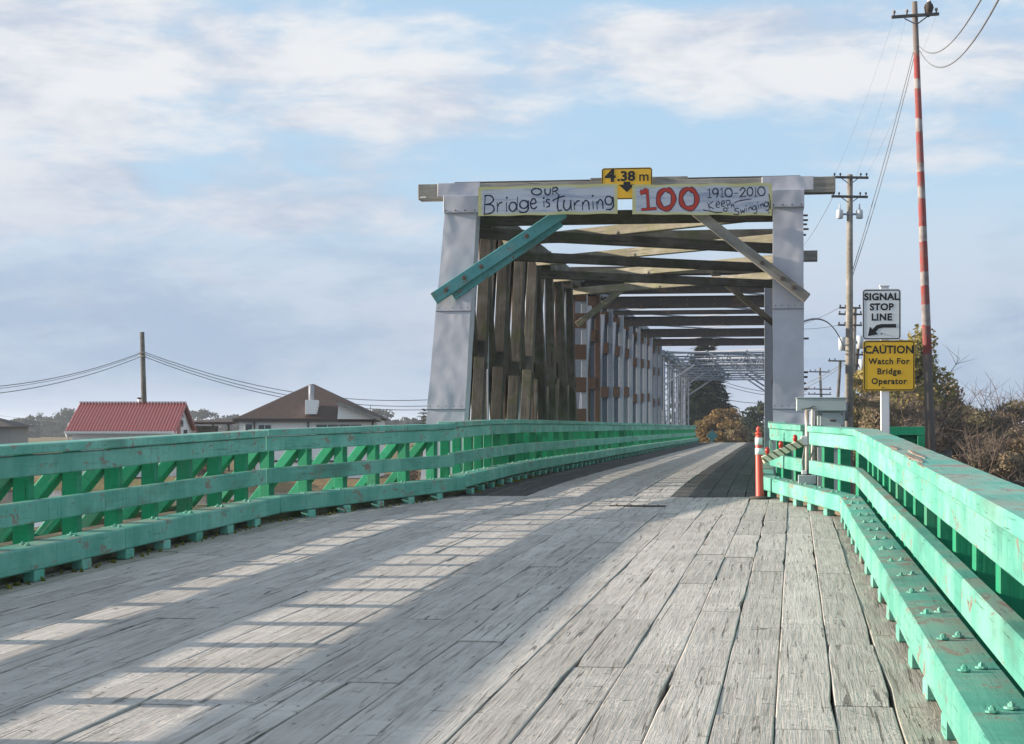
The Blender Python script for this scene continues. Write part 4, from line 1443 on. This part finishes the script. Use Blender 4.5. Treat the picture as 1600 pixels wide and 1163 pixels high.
far_pole('weathered leaning power pole with three crossarms behind the transformer pole', 1331, 640, 1336, 480, 120, ((1311, 1345, 481), (1310, 1347, 491), (1309, 1347, 508)), M_POLE, ((1316, 548),))
far_pole('dark leaning power pole with transformers between transformer pole and signs', 1330, 650, 1341, 540, 125, ((1330, 1348, 535), (1330, 1349, 554), (1330, 1347, 571), (1330, 1346, 580)), M_POLEDK, ((1344, 545), (1347, 582)))
far_pole('short dark power pole with single crossarm left of the transformer pole', 1309, 625, 1313, 563, 150, ((1294, 1330, 564),), M_POLEDK)
far_pole('farthest power pole with stacked crossarms above the barrier cabinet', 1284, 640, 1281, 575, 190, ((1264, 1297, 581), (1262, 1299, 608), (1262, 1299, 616)), M_POLE)
lb = at(226, 640, 150); lt = at(222, 519, 150)
lp = thing('utility_pole', Vector((lb.x, lb.y, -1.5)), 'lone dark pole standing behind the red roofed house', 'utility pole', 'wooden power poles along the far road')
tube('shaft', [Vector((lb.x + .1, lb.y, -1.5)), lt], [.26, .19], M_POLEDK, lp, 10)
for py in (551, 557):
    tube('insulator', [at(217, py, 149.8), at(228, py, 149.8)], .06, M_GREYWOOD, lp, 6)


def wire(label, pts, r=.02, group='overhead wires'):
    o = tube('wire', pts, r, M_WIRE, None, 4)
    tag(o, label, 'wire', group)


wire('upper cable leaving the striped pole towards the top right', sag(f(1436, 72), at(1600, -140, 30), 1.1, 18), .022)
wire('lower cable leaving the striped pole towards the top right', sag(f(1437, 80), at(1625, -140, 30), 1.5, 18), .024)
wire('left cable of the pair from striped pole down to transformer pole', sag(f(1429, 74), at(1327, 440, YT), .22), .015)
wire('right cable of the pair from striped pole down to transformer pole', sag(f(1430, 82), at(1329, 440, YT), .42), .015)
wire('faint wire from left crossarm end of striped pole to transformer pole top', sag(f(1397, 27), at(1304, 274, YT), .3), .0035)
wire('faint wire from striped pole crossarm to transformer pole top', sag(f(1417, 27), at(1338, 274, YT), .3), .0035)
wire('faint wire from right crossarm end of striped pole to transformer pole', sag(f(1463, 24), at(1353, 276, YT), .3), .0035)
wire('thin wire slanting from transformer pole down behind the right portal post', sag(at(1303, 305, YT), at(1240, 400, 110), .3), .012)
wire('service cable arcing from the right portal post to the transformer pole', sag(B(.55, PD + .35, 3.62), at(1320, 548, YT), -.55), .022)
wire('upper of two wires rising to the leaning pole beside the right portal post', sag(at(1230, 609, 190), at(1318, 567, 150), .3), .03)
wire('lower of two wires rising to the leaning pole beside the right portal post', sag(at(1230, 616, 190), at(1320, 570, 150), .3), .03)
wire('thin wire from portal side to the crossarms of weathered pole', sag(at(1240, 511, 120), at(1310, 482, 120), .1), .014)
wire('second thin wire from portal side to the crossarms of weathered pole', sag(at(1240, 514, 120), at(1311, 508, 120), .1), .014)
for k, (ya, yb) in enumerate(((551, 600), (553, 604), (557, 612))):
    wire(('top', 'middle', 'lowest')[k] + ' of three wires left of the lone dark pole', sag(at(221, ya, 150), at(-60, yb + 8, 125), .6), .03 if k != 1 else .02)
for k, (ya, yb, xb) in enumerate(((550, 622, 700), (553, 632, 700), (557, 638, 700))):
    wire(('top', 'middle', 'lowest')[k] + ' of three wires sagging from the lone dark pole past the brown roof', sag(at(224, ya, 150), at(xb, yb + 1, 160), 1.5), .03)
wire('very faint distant wire crossing the sky at far left', sag(at(-20, 647, 400), at(200, 664, 380), .5), .03)
for k, (ya, yb) in enumerate(((601, 611), (606, 616), (629, 621))):
    wire(('upper', 'middle', 'lower')[k] + ' distant wire crossing the opening at the end of the bridge', sag(at(1120, ya - 8, 170), at(1260, yb, 190), .6), .03)
wire('faint distant wire at the far right above the bushes', sag(at(1520, 615, 300), at(1640, 624, 300), .4), .03)

# ------------------------------------------------------------------ houses
def siding_mat(name, col, step_=.18):
    m, g = mat_new(name)
    v = g.n('ShaderNodeTexCoord').outputs['Object']
    z = g.n('ShaderNodeSeparateXYZ', i_0=v).outputs[2]
    saw = g.math('FRACT', g.math('DIVIDE', z, step_))
    nz = g.noise(v, 1.5, 5, .6)
    c = g.mix(g.step(saw, .0, .10), tuple(x * .6 for x in col), col)
    c = g.mix(g.math('MULTIPLY', nz, .25), c, tuple(x * .75 for x in col))
    return finish(m, g, c, .65, saw, .5, .02)


M_SIDING = siding_mat('siding_white', (0.78, 0.80, 0.83))
M_SIDING2 = siding_mat('siding_cream', (0.90, 0.90, 0.89))
M_REDROOF = plain_mat('roof_red_metal', (0.33, 0.085, 0.078), .45, vary=.16, dirt=(0.27, 0.09, 0.08))
M_GLASS = plain_mat('window_glass', (0.04, 0.05, 0.06), .08, spec=.6)
M_CONC = plain_mat('concrete', (0.32, 0.31, 0.29), .9)
m, g = mat_new('roof_shingle')
v = g.n('ShaderNodeTexCoord').outputs['Object']
br = g.n('ShaderNodeTexBrick', i_Scale=3.2, i_Color1=(0.032, 0.024, 0.022, 1), i_Color2=(0.075, 0.045, 0.038, 1), i_Mortar=(0.03, 0.02, 0.02, 1))
br.inputs['Mortar Size'].default_value = .012
g.link(g.mapping(v, (1, 1, 1)), br.inputs['Vector'])
nz = g.noise(v, 7, 3, .6)
M_SHINGLE = finish(m, g, g.mix(g.math('MULTIPLY', nz, .5), br.outputs[0], (0.085, 0.058, 0.05)), .9, nz, .3, .03)


def poly(name, pts, faces, mat, parent, o):
    return put(name, mesh_from(name, [Vector(p) - o for p in pts], faces, mat), Matrix.Translation(o), parent)


def window(parent, x0, x1, y, z0, z1, mull=1):
    fr = wbox('window', x0, x1, y - .05, y + .05, z0, z1, M_WHITE, parent)
    n = mull
    wv = (x1 - x0 - .06) / n
    for k in range(n):
        wbox('pane', x0 + .05 + k * wv, x0 + .01 + (k + 1) * wv, y - .06, y - .052, z0 + .05, z1 - .05, M_GLASS, fr, .002)
    wbox('sill', x0 - .05, x1 + .05, y - .10, y - .062, z0 - .05, z0 - .003, M_WHITE, fr)
    return fr


GZ = -1.45
# red metal roofed house
hx0, hx1, hy0, hy1 = -27.5, -21.3, 112.0, 119.0
o = Vector((hx0, hy0, GZ))
h1 = thing('house', o, 'white house with bright red ribbed metal roof', 'house')
ez, rz = 1.50, 3.22
rx0, rx1, ym = -27.85, -21.02, (hy0 + hy1) / 2
poly('wall', [(hx0, hy0, GZ), (hx1, hy0, GZ), (hx1, hy1, GZ), (hx0, hy1, GZ), (hx0, hy0, ez), (hx1, hy0, ez), (hx1, hy1, ez), (hx0, hy1, ez), (hx1, ym, rz - .12), (hx0, ym, rz - .12)],
     [(0, 1, 5, 4), (2, 3, 7, 6), (1, 2, 6, 8, 5), (3, 0, 4, 9, 7)], M_SIDING, h1, o)
nrib = 34
vs, fs = [], []
for sgn in (0, 1):
    base = len(vs)
    for k in range(nrib * 4 + 1):
        x = rx0 + (rx1 - rx0) * k / (nrib * 4)
        up = .055 if k % 4 in (1, 2) else 0
        ye = hy0 - .4 if sgn == 0 else hy1 + .4
        vs += [(x, ye, ez - .10 + up), (x, ym, rz + up)]
    for k in range(nrib * 4):
        a = base + 2 * k
        fs.append((a, a + 2, a + 3, a + 1) if sgn == 0 else (a + 1, a + 3, a + 2, a))
rf = poly('roof', vs, fs, M_REDROOF, h1, o)
wbox('ridge_cap', rx0 - .03, rx1 + .03, ym - .14, ym + .14, rz + .05, rz + .10, M_REDROOF, rf)
wbox('gutter', rx0, rx1, hy0 - .52, hy0 - .41, ez - .23, ez - .09, M_WHITE, h1)
tube('downpipe', [(rx0 + .08, hy0 - .45, ez - .2), (rx0 + .15, hy0 - .4, ez - .5), (hx0 + .05, hy0 - .06, ez - .8), (hx0 + .05, hy0 - .06, GZ)], .05, M_WHITE, h1, 6)
tube('flue', [(-24.1, ym + .4, rz - .3), (-24.1, ym + .4, rz + .26)], .11, M_WHITE, h1, 10)
tube('flue_cap', [(-24.1, ym + .4, rz + .27), (-24.1, ym + .4, rz + .38)], .14, M_POLEDK, h1, 10)
window(h1, -25.5, -23.2, hy0, .10, 1.06, 3)
for s_, y0, y1 in ((1, hy0 - .4, ym), (-1, ym, hy1 + .4)):
    za, zb2 = (ez - .10, rz) if s_ > 0 else (rz, ez - .10)
    beam('barge_board', (rx1 + .02, y0, za - .06), (rx1 + .02, y1, zb2 - .06), .05, .18, M_REDROOF, h1)
wbox('door', hx1, hx1 + .06, 113.9, 114.9, GZ + .3, 2.15, M_REDROOF, h1)
wbox('gable_window', hx1, hx1 + .05, 115.1, 115.9, 1.7, 2.5, M_GLASS, h1)
wbox('side_window', hx1, hx1 + .05, 116.2, 117.3, .3, 1.5, M_GLASS, h1)

# brown hip roofed house
hx0, hx1, hy0, hy1 = -16.75, -8.35, 110.0, 117.5
o = Vector((hx0, hy0, GZ))
h2 = thing('house', o, 'white house with brown shingled hip roof and box chimney', 'house')
ez = 2.17
poly('wall', [(hx0, hy0, GZ), (hx1, hy0, GZ), (hx1, hy1, GZ), (hx0, hy1, GZ), (hx0, hy0, ez), (hx1, hy0, ez), (hx1, hy1, ez), (hx0, hy1, ez)],
     [(0, 1, 5, 4), (1, 2, 6, 5), (2, 3, 7, 6), (3, 0, 4, 7)], M_SIDING2, h2, o)
ap = at(484, 601, 114.5); ap2 = at(490, 600, 114.5)
E = .32
e0, e1, e2, e3 = (hx0 - E, hy0 - E, ez), (hx1 + E, hy0 - E, ez), (hx1 + E, hy1 + E, ez), (hx0 - E, hy1 + E, ez)
rf = poly('roof', [e0, e1, e2, e3, ap, ap2], [(0, 1, 5, 4), (1, 2, 5), (2, 3, 4, 5), (3, 0, 4), (3, 2, 1, 0)], M_SHINGLE, h2, o)
wbox('fascia', hx0 - E, hx1 + E, hy0 - E - .05, hy0 - E - .003, ez - .17, ez + .03, M_BROWNSTEEL, h2)
wbox('fascia', hx0 - E - .05, hx0 - E - .003, hy0 - E, hy1 + E, ez - .17, ez + .03, M_BROWNSTEEL, h2)
ga, gb, gc = at(529, 631, 109.2), at(527, 655, 109.2), at(592, 655.5, 109.2)
ga2 = Vector((ga.x, 112.6, ga.z)); gc2 = Vector((gc.x, 110.5, gc.z)); gb2 = Vector((gb.x, 112, gb.z))
poly('gable_wall', [ga, gb, gc, ga2, gb2, gc2], [(0, 1, 2), (3, 5, 4), (0, 3, 4, 1)], M_SIDING2, h2, o)
beam('gable_roof', ga + Vector((-.1, .9, .12)), gc + Vector((.35, .9, -.02)), 2.6, .12, M_SHINGLE, h2)
beam('barge_board', ga + Vector((-.05, -.48, .05)), gc + Vector((.15, -.48, -.03)), .06, .20, M_GREYWOOD, h2)
c0 = at(486, 636, 109.9)
ch = wbox('chimney', c0.x - .32, c0.x + .32, 109.6, 111.5, c0.z - .45, c0.z + .42, M_SIDING2, rf)
c1 = at(486.5, 613, 110.5)
tube('flue', [c1 - Vector((0, 0, .6)), at(486.5, 602, 110.5)], .17, M_SILVER, h2, 12)
window(h2, hx0 + .35, hx0 + .85, hy0, 1.35, 1.90)
window(h2, hx0 + 1.15, hx0 + 2.0, hy0, 1.2, 1.85, 2)
window(h2, -12.05, -9.2, hy0, .95, 1.88, 4)
for x in (hx0 + .95, -12.5, hx1 - .2):
    tube('downpipe', [(x, hy0 - .1, ez - .1), (x, hy0 - .1, GZ)], .05, M_POLEDK, h2, 6)
wbox('belt_board', hx0 - .02, hx1 + .02, hy0 - .07, hy0 - .01, -.48, -.36, M_POLEDK, h2)
tube('antenna', [at(579, 652, 111), at(579, 634, 111)], .02, M_POLEDK, h2, 5)

# small shed between the houses and grey hut at the far left
s0 = at(300, 657, 121)
shd = thing('shed', Vector((-20.6, 122, GZ)), 'small brown open shed behind the red roofed house', 'shed')
wbox('wall', -21.4, -20.3, 121.2, 123.8, GZ, 1.75, M_TIMBER, shd)
beam('roof', (-20.2, 120.8, 1.95), (-20.2, 124.4, 2.12), 2.9, .16, M_SHINGLE, shd)
for x in (-20.28, -19.2):
    wbox('post', x, x + .14, 121.0, 121.14, GZ, 1.9, M_TIMBER, shd)
hut = thing('hut', Vector((-31, 104, GZ)), 'small grey hut with dark roof at the left edge', 'hut')
wbox('wall', -33.5, -29.15, 104, 108, GZ, 1.72, M_CONC, hut)
wbox('door_frame', -30.35, -29.95, 103.93, 103.99, GZ + .1, 1.45, M_WHITE, hut)
rv = [(-33.9, 103.5, 1.70), (-28.75, 103.5, 1.70), (-28.75, 108.5, 1.70), (-33.9, 108.5, 1.70), (-31.6, 106, 2.35), (-30.9, 106, 2.35)]
poly('roof', rv, [(0, 1, 5, 4), (1, 2, 5), (2, 3, 4, 5), (3, 0, 4), (3, 2, 1, 0)], M_POLEDK, hut, Vector((-31, 104, GZ)))

# diamond road sign seen from behind at the far end
ds = at(1113, 681, 140)
dsg = thing('diamond_sign', Vector((ds.x, ds.y, -1)), 'teal back of a diamond road sign at the far end of the bridge', 'sign')
M_BACK = plain_mat('sign_back', (0.05, 0.20, 0.22), .5)
put('plate', mesh_from('plate', *slab([(0, .45), (-.45, 0), (0, -.45), (.45, 0)], -.01, .01), M_BACK), Matrix.Translation(ds), dsg)
wbox('post', ds.x - .06, ds.x + .06, ds.y + .02, ds.y + .12, -1.2, ds.z + .2, M_BACK, dsg)

# ------------------------------------------------------------------ trees and shrubs
def crown(clumps, n, size, seed, mat, droop=0.0, aspect=.6):
    rr = random.Random(seed)
    vs, fs = [], []
    tot = sum(c[1][0] * c[1][1] * c[1][2] for c in clumps)
    for c, r in clumps:
        k_n = max(8, int(n * r[0] * r[1] * r[2] / tot))
        for _ in range(k_n):
            p = Vector((rr.gauss(0, 1), rr.gauss(0, 1), rr.gauss(0, 1))).normalized()
            q = rr.random() ** .45
            p = Vector((p.x * r[0] * q, p.y * r[1] * q, p.z * r[2] * q)) + Vector(c)
            a = Vector((rr.uniform(-1, 1), rr.uniform(-1, 1), rr.uniform(-1, 1) - droop)).normalized() * size * rr.uniform(.5, 1.3)
            b = a.cross(Vector((rr.uniform(-1, 1), rr.uniform(-1, 1), rr.uniform(-1, 1)))).normalized() * a.length * aspect
            o = len(vs)
            vs += [p - a, p + b, p + a, p - b]
            fs.append((o, o + 1, o + 2, o + 3))
    return mesh_from('crown', vs, fs, mat)


def limbs(trunk_h, r, spread, n, seed, mat, twigs=0):
    rr = random.Random(seed)
    vs, fs = [], []
    tube_data([(0, 0, 0), (rr.uniform(-.1, .1), 0, trunk_h * .5), (rr.uniform(-.2, .2), rr.uniform(-.2, .2), trunk_h)], [r, r * .75, r * .4], 7, True, vs, fs)
    for k in range(n):
        z = trunk_h * rr.uniform(.15, .95)
        a = rr.uniform(0, 6.28)
        L = spread * rr.uniform(.5, 1.1)
        e = Vector((math.cos(a) * L, math.sin(a) * L, z + L * rr.uniform(.4, 1.2)))
        m_ = Vector((math.cos(a) * L * .45, math.sin(a) * L * .45, z + (e.z - z) * .4))
        tube_data([(0, 0, z), m_, e], [r * .4, r * .25, r * .07], 5, True, vs, fs)
        for q in range(twigs):
            s_ = m_.lerp(e, rr.random())
            e2 = s_ + Vector((rr.uniform(-1, 1), rr.uniform(-1, 1), rr.uniform(-.1, 1.2))) * L * .38
            tube_data([s_, e2], [r * .10, r * .03], 3, False, vs, fs)
    return mesh_from('trunk', vs, fs, mat)


M_BARK = plain_mat('bark', (0.10, 0.08, 0.065), .9, vary=.3, scale=4)
M_TWIG = plain_mat('twig', (0.15, 0.11, 0.085), .9, vary=.3, scale=4)
LF_OLIVE = leaf_mat('leaf_olive', (0.29, 0.24, 0.085), (0.38, 0.30, 0.12), (0.21, 0.20, 0.07))
LF_BROWN = leaf_mat('leaf_brown', (0.25, 0.19, 0.125), (0.33, 0.255, 0.17), (0.21, 0.18, 0.105))
LF_RUST = leaf_mat('leaf_rust', (0.25, 0.17, 0.11), (0.33, 0.22, 0.14), (0.22, 0.17, 0.10))
LF_GOLD = leaf_mat('leaf_gold', (0.20, 0.135, 0.06), (0.27, 0.185, 0.085), (0.15, 0.105, 0.05))
LF_FAR = leaf_mat('leaf_far', (0.05, 0.055, 0.04), (0.085, 0.08, 0.06), (0.06, 0.065, 0.055))
LF_FIR = leaf_mat('leaf_fir', (0.018, 0.036, 0.018), (0.036, 0.056, 0.026), (0.014, 0.028, 0.016))
LF_FIR2 = leaf_mat('leaf_fir_pale', (0.05, 0.085, 0.04), (0.08, 0.12, 0.06), (0.04, 0.07, 0.035))
LF_DKGREEN = leaf_mat('leaf_dark', (0.035, 0.05, 0.025), (0.06, 0.075, 0.04), (0.03, 0.042, 0.025))


def tree(name, label, loc, h, w_, mat, seed, n=2500, size=.25, trunk=.35, cat='tree', group=None, twigs=3, nclump=9, bark=None, dens=1.0):
    rr = random.Random(seed)
    loc = Vector(loc)
    root = thing(name, loc, label, cat, group)
    M = Matrix.Translation(loc)
    put('trunk', limbs(h * .62, max(.05, h * .018), w_ * .42, 9, seed, bark or M_BARK, twigs), M, root)
    cl = []
    for k in range(nclump):
        a = rr.uniform(0, 6.28); q = rr.uniform(0.1, .36) * w_
        z = h * rr.uniform(trunk + .05, .86)
        shrink = 1 - .45 * abs(z / h - .5)
        cl.append(((math.cos(a) * q * shrink, math.sin(a) * q * shrink, z), (w_ * rr.uniform(.13, .24), w_ * rr.uniform(.13, .24), h * rr.uniform(.09, .17))))
    cl.append(((0, 0, h * .88), (w_ * .14, w_ * .14, h * .12)))
    put('crown', crown(cl, int(n * dens), size, seed + 1, mat), M, root)
    return root


def conifer(label, loc, h, w_, mat, seed, layers=26, per=13, size=.5, group=None):
    rr = random.Random(seed)
    loc = Vector(loc)
    root = thing('conifer_tree', loc, label, 'tree', group)
    M = Matrix.Translation(loc)
    vs, fs = tube_data([(0, 0, 0), (0, 0, h * .5), (0, 0, h * .99)], [h * .02, h * .013, .02], 7)
    cv, cf = [], []
    for k in range(layers):
        f_ = k / (layers - 1)
        z = h * (.06 + .92 * f_)
        R = w_ / 2 * (1 - f_) ** .75 * rr.uniform(.75, 1.12) + .12
        nb = max(4, int(per * (1 - f_ * .6)))
        for b in range(nb):
            a = rr.uniform(0, 6.28)
            L = R * rr.uniform(.6, 1.12)
            dirv = Vector((math.cos(a), math.sin(a), -.22 + .35 * f_))
            tip = Vector((0, 0, z)) + dirv * L
            tube_data([(0, 0, z), tip], [h * .005, .01], 3, False, vs, fs)
            ns = max(5, int(L / size * 4.5))
            for s_ in range(ns):
                u = (s_ + rr.random()) / ns
                p = Vector((0, 0, z)).lerp(tip, .18 + .85 * u) + Vector((rr.gauss(0, .16), rr.gauss(0, .16), rr.gauss(0, .07) - .05)) * size * 1.6
                lx = (dirv + Vector((rr.uniform(-.8, .8), rr.uniform(-.8, .8), rr.uniform(-.6, .15)))).normalized() * size * rr.uniform(.5, 1.0)
                ly = lx.cross(Vector((rr.uniform(-.4, .4), rr.uniform(-.4, .4), 1))).normalized() * size * .28
                o = len(cv)
                cv += [p - lx * .5, p + ly, p + lx, p - ly]
                cf.append((o, o + 1, o + 2, o + 3))
    put('trunk', mesh_from('trunk', vs, fs, M_BARK), M, root)
    put('crown', mesh_from('crown', cv, cf, mat), M, root)


def shrub(label, px, base_y, Y, h, w_, mat, seed, n=2600, size=.16, group=None, twigs=7, nst=16):
    rr = random.Random(seed)
    b = at(px, base_y, Y)
    b.z = ground_z(b.x, b.y) - .05
    root = thing('shrub', b, label, 'shrub', group)
    M = Matrix.Translation(b)
    vs, fs = [], []
    for k in range(nst):
        a = rr.uniform(0, 6.28); L = w_ * .5 * rr.uniform(.2, 1)
        e = Vector((math.cos(a) * L, math.sin(a) * L, h * rr.uniform(.7, 1.08)))
        m_ = Vector((e.x * .35, e.y * .35, e.z * .5))
        tube_data([(rr.uniform(-.3, .3), rr.uniform(-.3, .3), 0), m_, e], [.05, .035, .008], 4, False, vs, fs)
        for q in range(twigs):
            s_ = m_.lerp(e, rr.random())
            tube_data([s_, s_ + Vector((rr.uniform(-1, 1), rr.uniform(-1, 1), rr.uniform(0, 1.2))) * w_ * .16], [.014, .005], 3, False, vs, fs)
    put('stems', mesh_from('stems', vs, fs, M_TWIG), M, root)
    cl = []
    for k in range(14):
        a = rr.uniform(0, 6.28); q = rr.uniform(.05, .38) * w_
        z = h * rr.uniform(.12, .80)
        cl.append(((math.cos(a) * q, math.sin(a) * q, z), (w_ * rr.uniform(.10, .22), w_ * rr.uniform(.10, .22), h * rr.uniform(.10, .20))))
    put('crown', crown(cl, n, size, seed + 5, mat), M, root)


GS = 'shrubs on the far bank at right'
for k, (px, Y, h, w_, mt, lab) in enumerate((
        (1350, 112, 5.0, 4.6, LF_OLIVE, 'olive shrub behind the caution sign post, leftmost of the bank thicket'),
        (1395, 104, 5.4, 5.0, LF_BROWN, 'brown twiggy shrub just right of the white sign post'),
        (1440, 100, 5.0, 4.8, LF_RUST, 'reddish brown shrub behind the foot of the striped pole'),
        (1490, 106, 5.0, 5.2, LF_BROWN, 'dull brown shrub right of the striped pole foot'),
        (1535, 98, 4.7, 5.2, LF_BROWN, 'brown low shrub midway between striped pole and right edge'),
        (1580, 103, 5.1, 5.6, LF_BROWN, 'brown bush against the right edge of the view'),
        (1625, 99, 5.0, 5.5, LF_RUST, 'rusty bush cut by the right edge of the picture'),
        (1515, 93, 3.0, 4.0, LF_BROWN, 'low front shrub of tangled brown twigs above the dark wharf'),
        (1590, 92, 3.0, 4.0, LF_RUST, 'low reddish front shrub above the wharf at the right edge'))):
    shrub(lab, px, 753, Y, h, w_, mt, 100 + k * 7, n=11000, size=.12, group=GS, twigs=16, nst=30)
tb_ = at(1440, 753, 108)
tree('autumn_tree', 'half-bare olive autumn tree rising behind the caution sign', (tb_.x, 108, GZ), 9.4, 6.6, LF_OLIVE, 55, n=11000, size=.16, trunk=.25, twigs=9, nclump=14)
tb_ = at(1378, 753, 116)
tree('autumn_tree', 'yellowish leafy tree left of the sign post', (tb_.x, 116, GZ), 7.2, 6.0, LF_OLIVE, 57, n=11000, size=.16, trunk=.15, twigs=6, nclump=14)
tb_ = at(1490, 753, 110)
tree('autumn_tree', 'sparse reddish tree right of the striped pole', (tb_.x, 110, GZ), 5.9, 3.6, LF_RUST, 59, n=1500, size=.11, trunk=.3, twigs=10, nclump=9)

# far end of the bridge
cb = at(1100, 680, 190)
conifer('big dark conifer seen through the end of the bridge', (cb.x, 190, GZ), 13.4, 9.0, LF_FIR, 31, 48, 34, .75)
ob = at(1122, 700, 158)
root = tree('golden_bush', 'golden brown rounded bush in front of the conifer', (ob.x, 158, -1.2), 4.6, 5.0, LF_GOLD, 77, n=5200, size=.15, trunk=.05, cat='shrub', twigs=8, nclump=18)
ob = at(1150, 700, 163)
tree('golden_bush', 'dull brown bush right of the golden bush', (ob.x, 163, -1.2), 3.7, 3.4, LF_BROWN, 79, n=3200, size=.16, trunk=.05, cat='shrub', twigs=6, nclump=14)
ob = at(1192, 700, 230)
tree('dark_tree', 'dark green tree at the right of the bridge opening', (ob.x, 230, GZ), 6.6, 6.5, LF_DKGREEN, 81, n=3000, size=.3, trunk=.05, twigs=3, nclump=14)
ob = at(1166, 700, 260)
tree('dark_tree', 'low dark tree beyond the road in the bridge opening', (ob.x, 260, GZ), 4.6, 6.0, LF_DKGREEN, 83, n=2400, size=.3, trunk=.05, twigs=3, nclump=14)
ob = at(1174, 700, 165)
tree('clipped_bush', 'small rounded dark green bush beside the far road', (ob.x, 165, -1.0), 1.8, 1.7, LF_DKGREEN, 85, n=1500, size=.10, trunk=.02, cat='shrub', twigs=2, nclump=9)
cb = at(662, 700, 150)
conifer('small pale young conifer beside the left portal post', (cb.x, 150, GZ), 4.7, 2.6, LF_FIR2, 33, 16, 9, .32)
# shrubs on the far bank below the houses, seen through the railing
for k, (px, Y, h, w_, mt, lab) in enumerate(((28, 104, 1.9, 2.6, LF_RUST, 'rust coloured low shrub by the grey hut'),
                                           (105, 103, 2.0, 2.6, LF_RUST, 'rusty shrub seen through the railing below the red roof corner'),
                                           (330, 107, 2.2, 2.4, LF_BROWN, 'brown shrub between the two houses'),
                                           (640, 106, 2.1, 2.8, LF_RUST, 'rusty shrub right of the brown roofed house'),
                                           (672, 104, 1.7, 2.2, LF_RUST, 'low rusty shrub beside the left portal post'))):
    shrub(lab, px, 740, Y, h, w_, mt, 300 + k * 5, n=1500, size=.10, twigs=5, nst=12)
# distant tree line across the fields
rr = random.Random(17)
DIST_LABELS = ['distant tree behind the grey hut, beyond the left edge', 'distant tree just above the grey hut roof', 'distant tree right behind the hut roof corner',
               'first distant tree right of the grey hut', 'second distant tree right of the grey hut', 'distant tree midway between grey hut and red roof',
               'distant tree right of the middle between hut and red roof', 'second distant tree left of the red roof', 'distant tree touching the left slope of the red roof',
               'distant tree hidden behind the red roof', 'distant tree at the right gable of the red roof', 'distant tree above the brown shed',
               'distant tree just right of the brown shed', 'second distant tree left of the brown roof', 'distant tree at the left eave of the brown roof',
               'tall distant tree at the right eave of the brown roof', 'first low distant tree right of the brown roof', 'second low distant tree right of the brown roof',
               'distant tree midway between brown roof and young conifer', 'distant tree left of the young conifer', 'distant tree behind the young conifer']
line = []
for px, py in ((-40, 655), (-5, 650), (14, 658), (34, 652), (48, 648), (62, 644), (78, 650), (92, 646), (104, 636), (150, 642), (300, 640), (318, 638), (336, 643), (352, 648), (368, 646), (590, 638), (604, 652), (618, 655), (634, 650), (648, 652), (664, 648)):
    line.append((px, py))
for k, (px, py) in enumerate(line):
    Y = rr.uniform(540, 640)
    p = at(px, 683, Y)
    h = (at(px, py, Y).z - GZ)
    w_ = h * rr.uniform(.95, 1.3)
    tree('distant_tree', DIST_LABELS[k], (p.x, Y, GZ - .3), h, w_ * 1.25, LF_FAR, 400 + k, n=1300, size=.55, trunk=.0, twigs=1, nclump=14, group='distant trees on the horizon')
vs, fs = [], []
for k in range(9000):           # low hedge that joins the distant trees
    x = rr.uniform(-420, 420); p = Vector((x, 650 + rr.uniform(-12, 12), GZ + rr.random() ** 1.4 * (4.2 + 2.0 * math.sin(x * .05) + 1.5 * math.sin(x * .17))))
    a = Vector((rr.uniform(-1, 1), rr.uniform(-1, 1), rr.uniform(-1, 1))).normalized() * rr.uniform(.5, 1.1)
    b = a.cross(Vector((rr.uniform(-1, 1), rr.uniform(-1, 1), rr.uniform(-1, 1)))).normalized() * a.length
    o = len(vs)
    vs += [p - a, p + b, p + a, p - b]
    fs.append((o, o + 1, o + 2, o + 3))
tag(put('distant_hedge', mesh_from('distant_hedge', vs, fs, LF_FAR), Matrix()), 'low dark hedge line along the far edge of the fields', 'hedge', kind='stuff')

# ------------------------------------------------------------------ air
m, g = mat_new('haze_air')
pv = g.n('ShaderNodeVolumePrincipled')
pv.inputs['Color'].default_value = (0.80, 0.88, 1.0, 1)
pv.inputs['Density'].default_value = HAZE
pv.inputs['Anisotropy'].default_value = 0.2
g.link(pv.outputs[0], g.n('ShaderNodeOutputMaterial').inputs['Volume'])
hv = [(x, y, z) for x in (-4100, 4100) for y in (-100, 9100) for z in (-6.0, 24.0)]
hf = [(0, 1, 3, 2), (4, 6, 7, 5), (0, 4, 5, 1), (2, 3, 7, 6), (0, 2, 6, 4), (1, 5, 7, 3)]
tag(put('haze', mesh_from('haze', hv, hf, m), Matrix()), 'thin pale haze in the air', 'haze', kind='stuff')
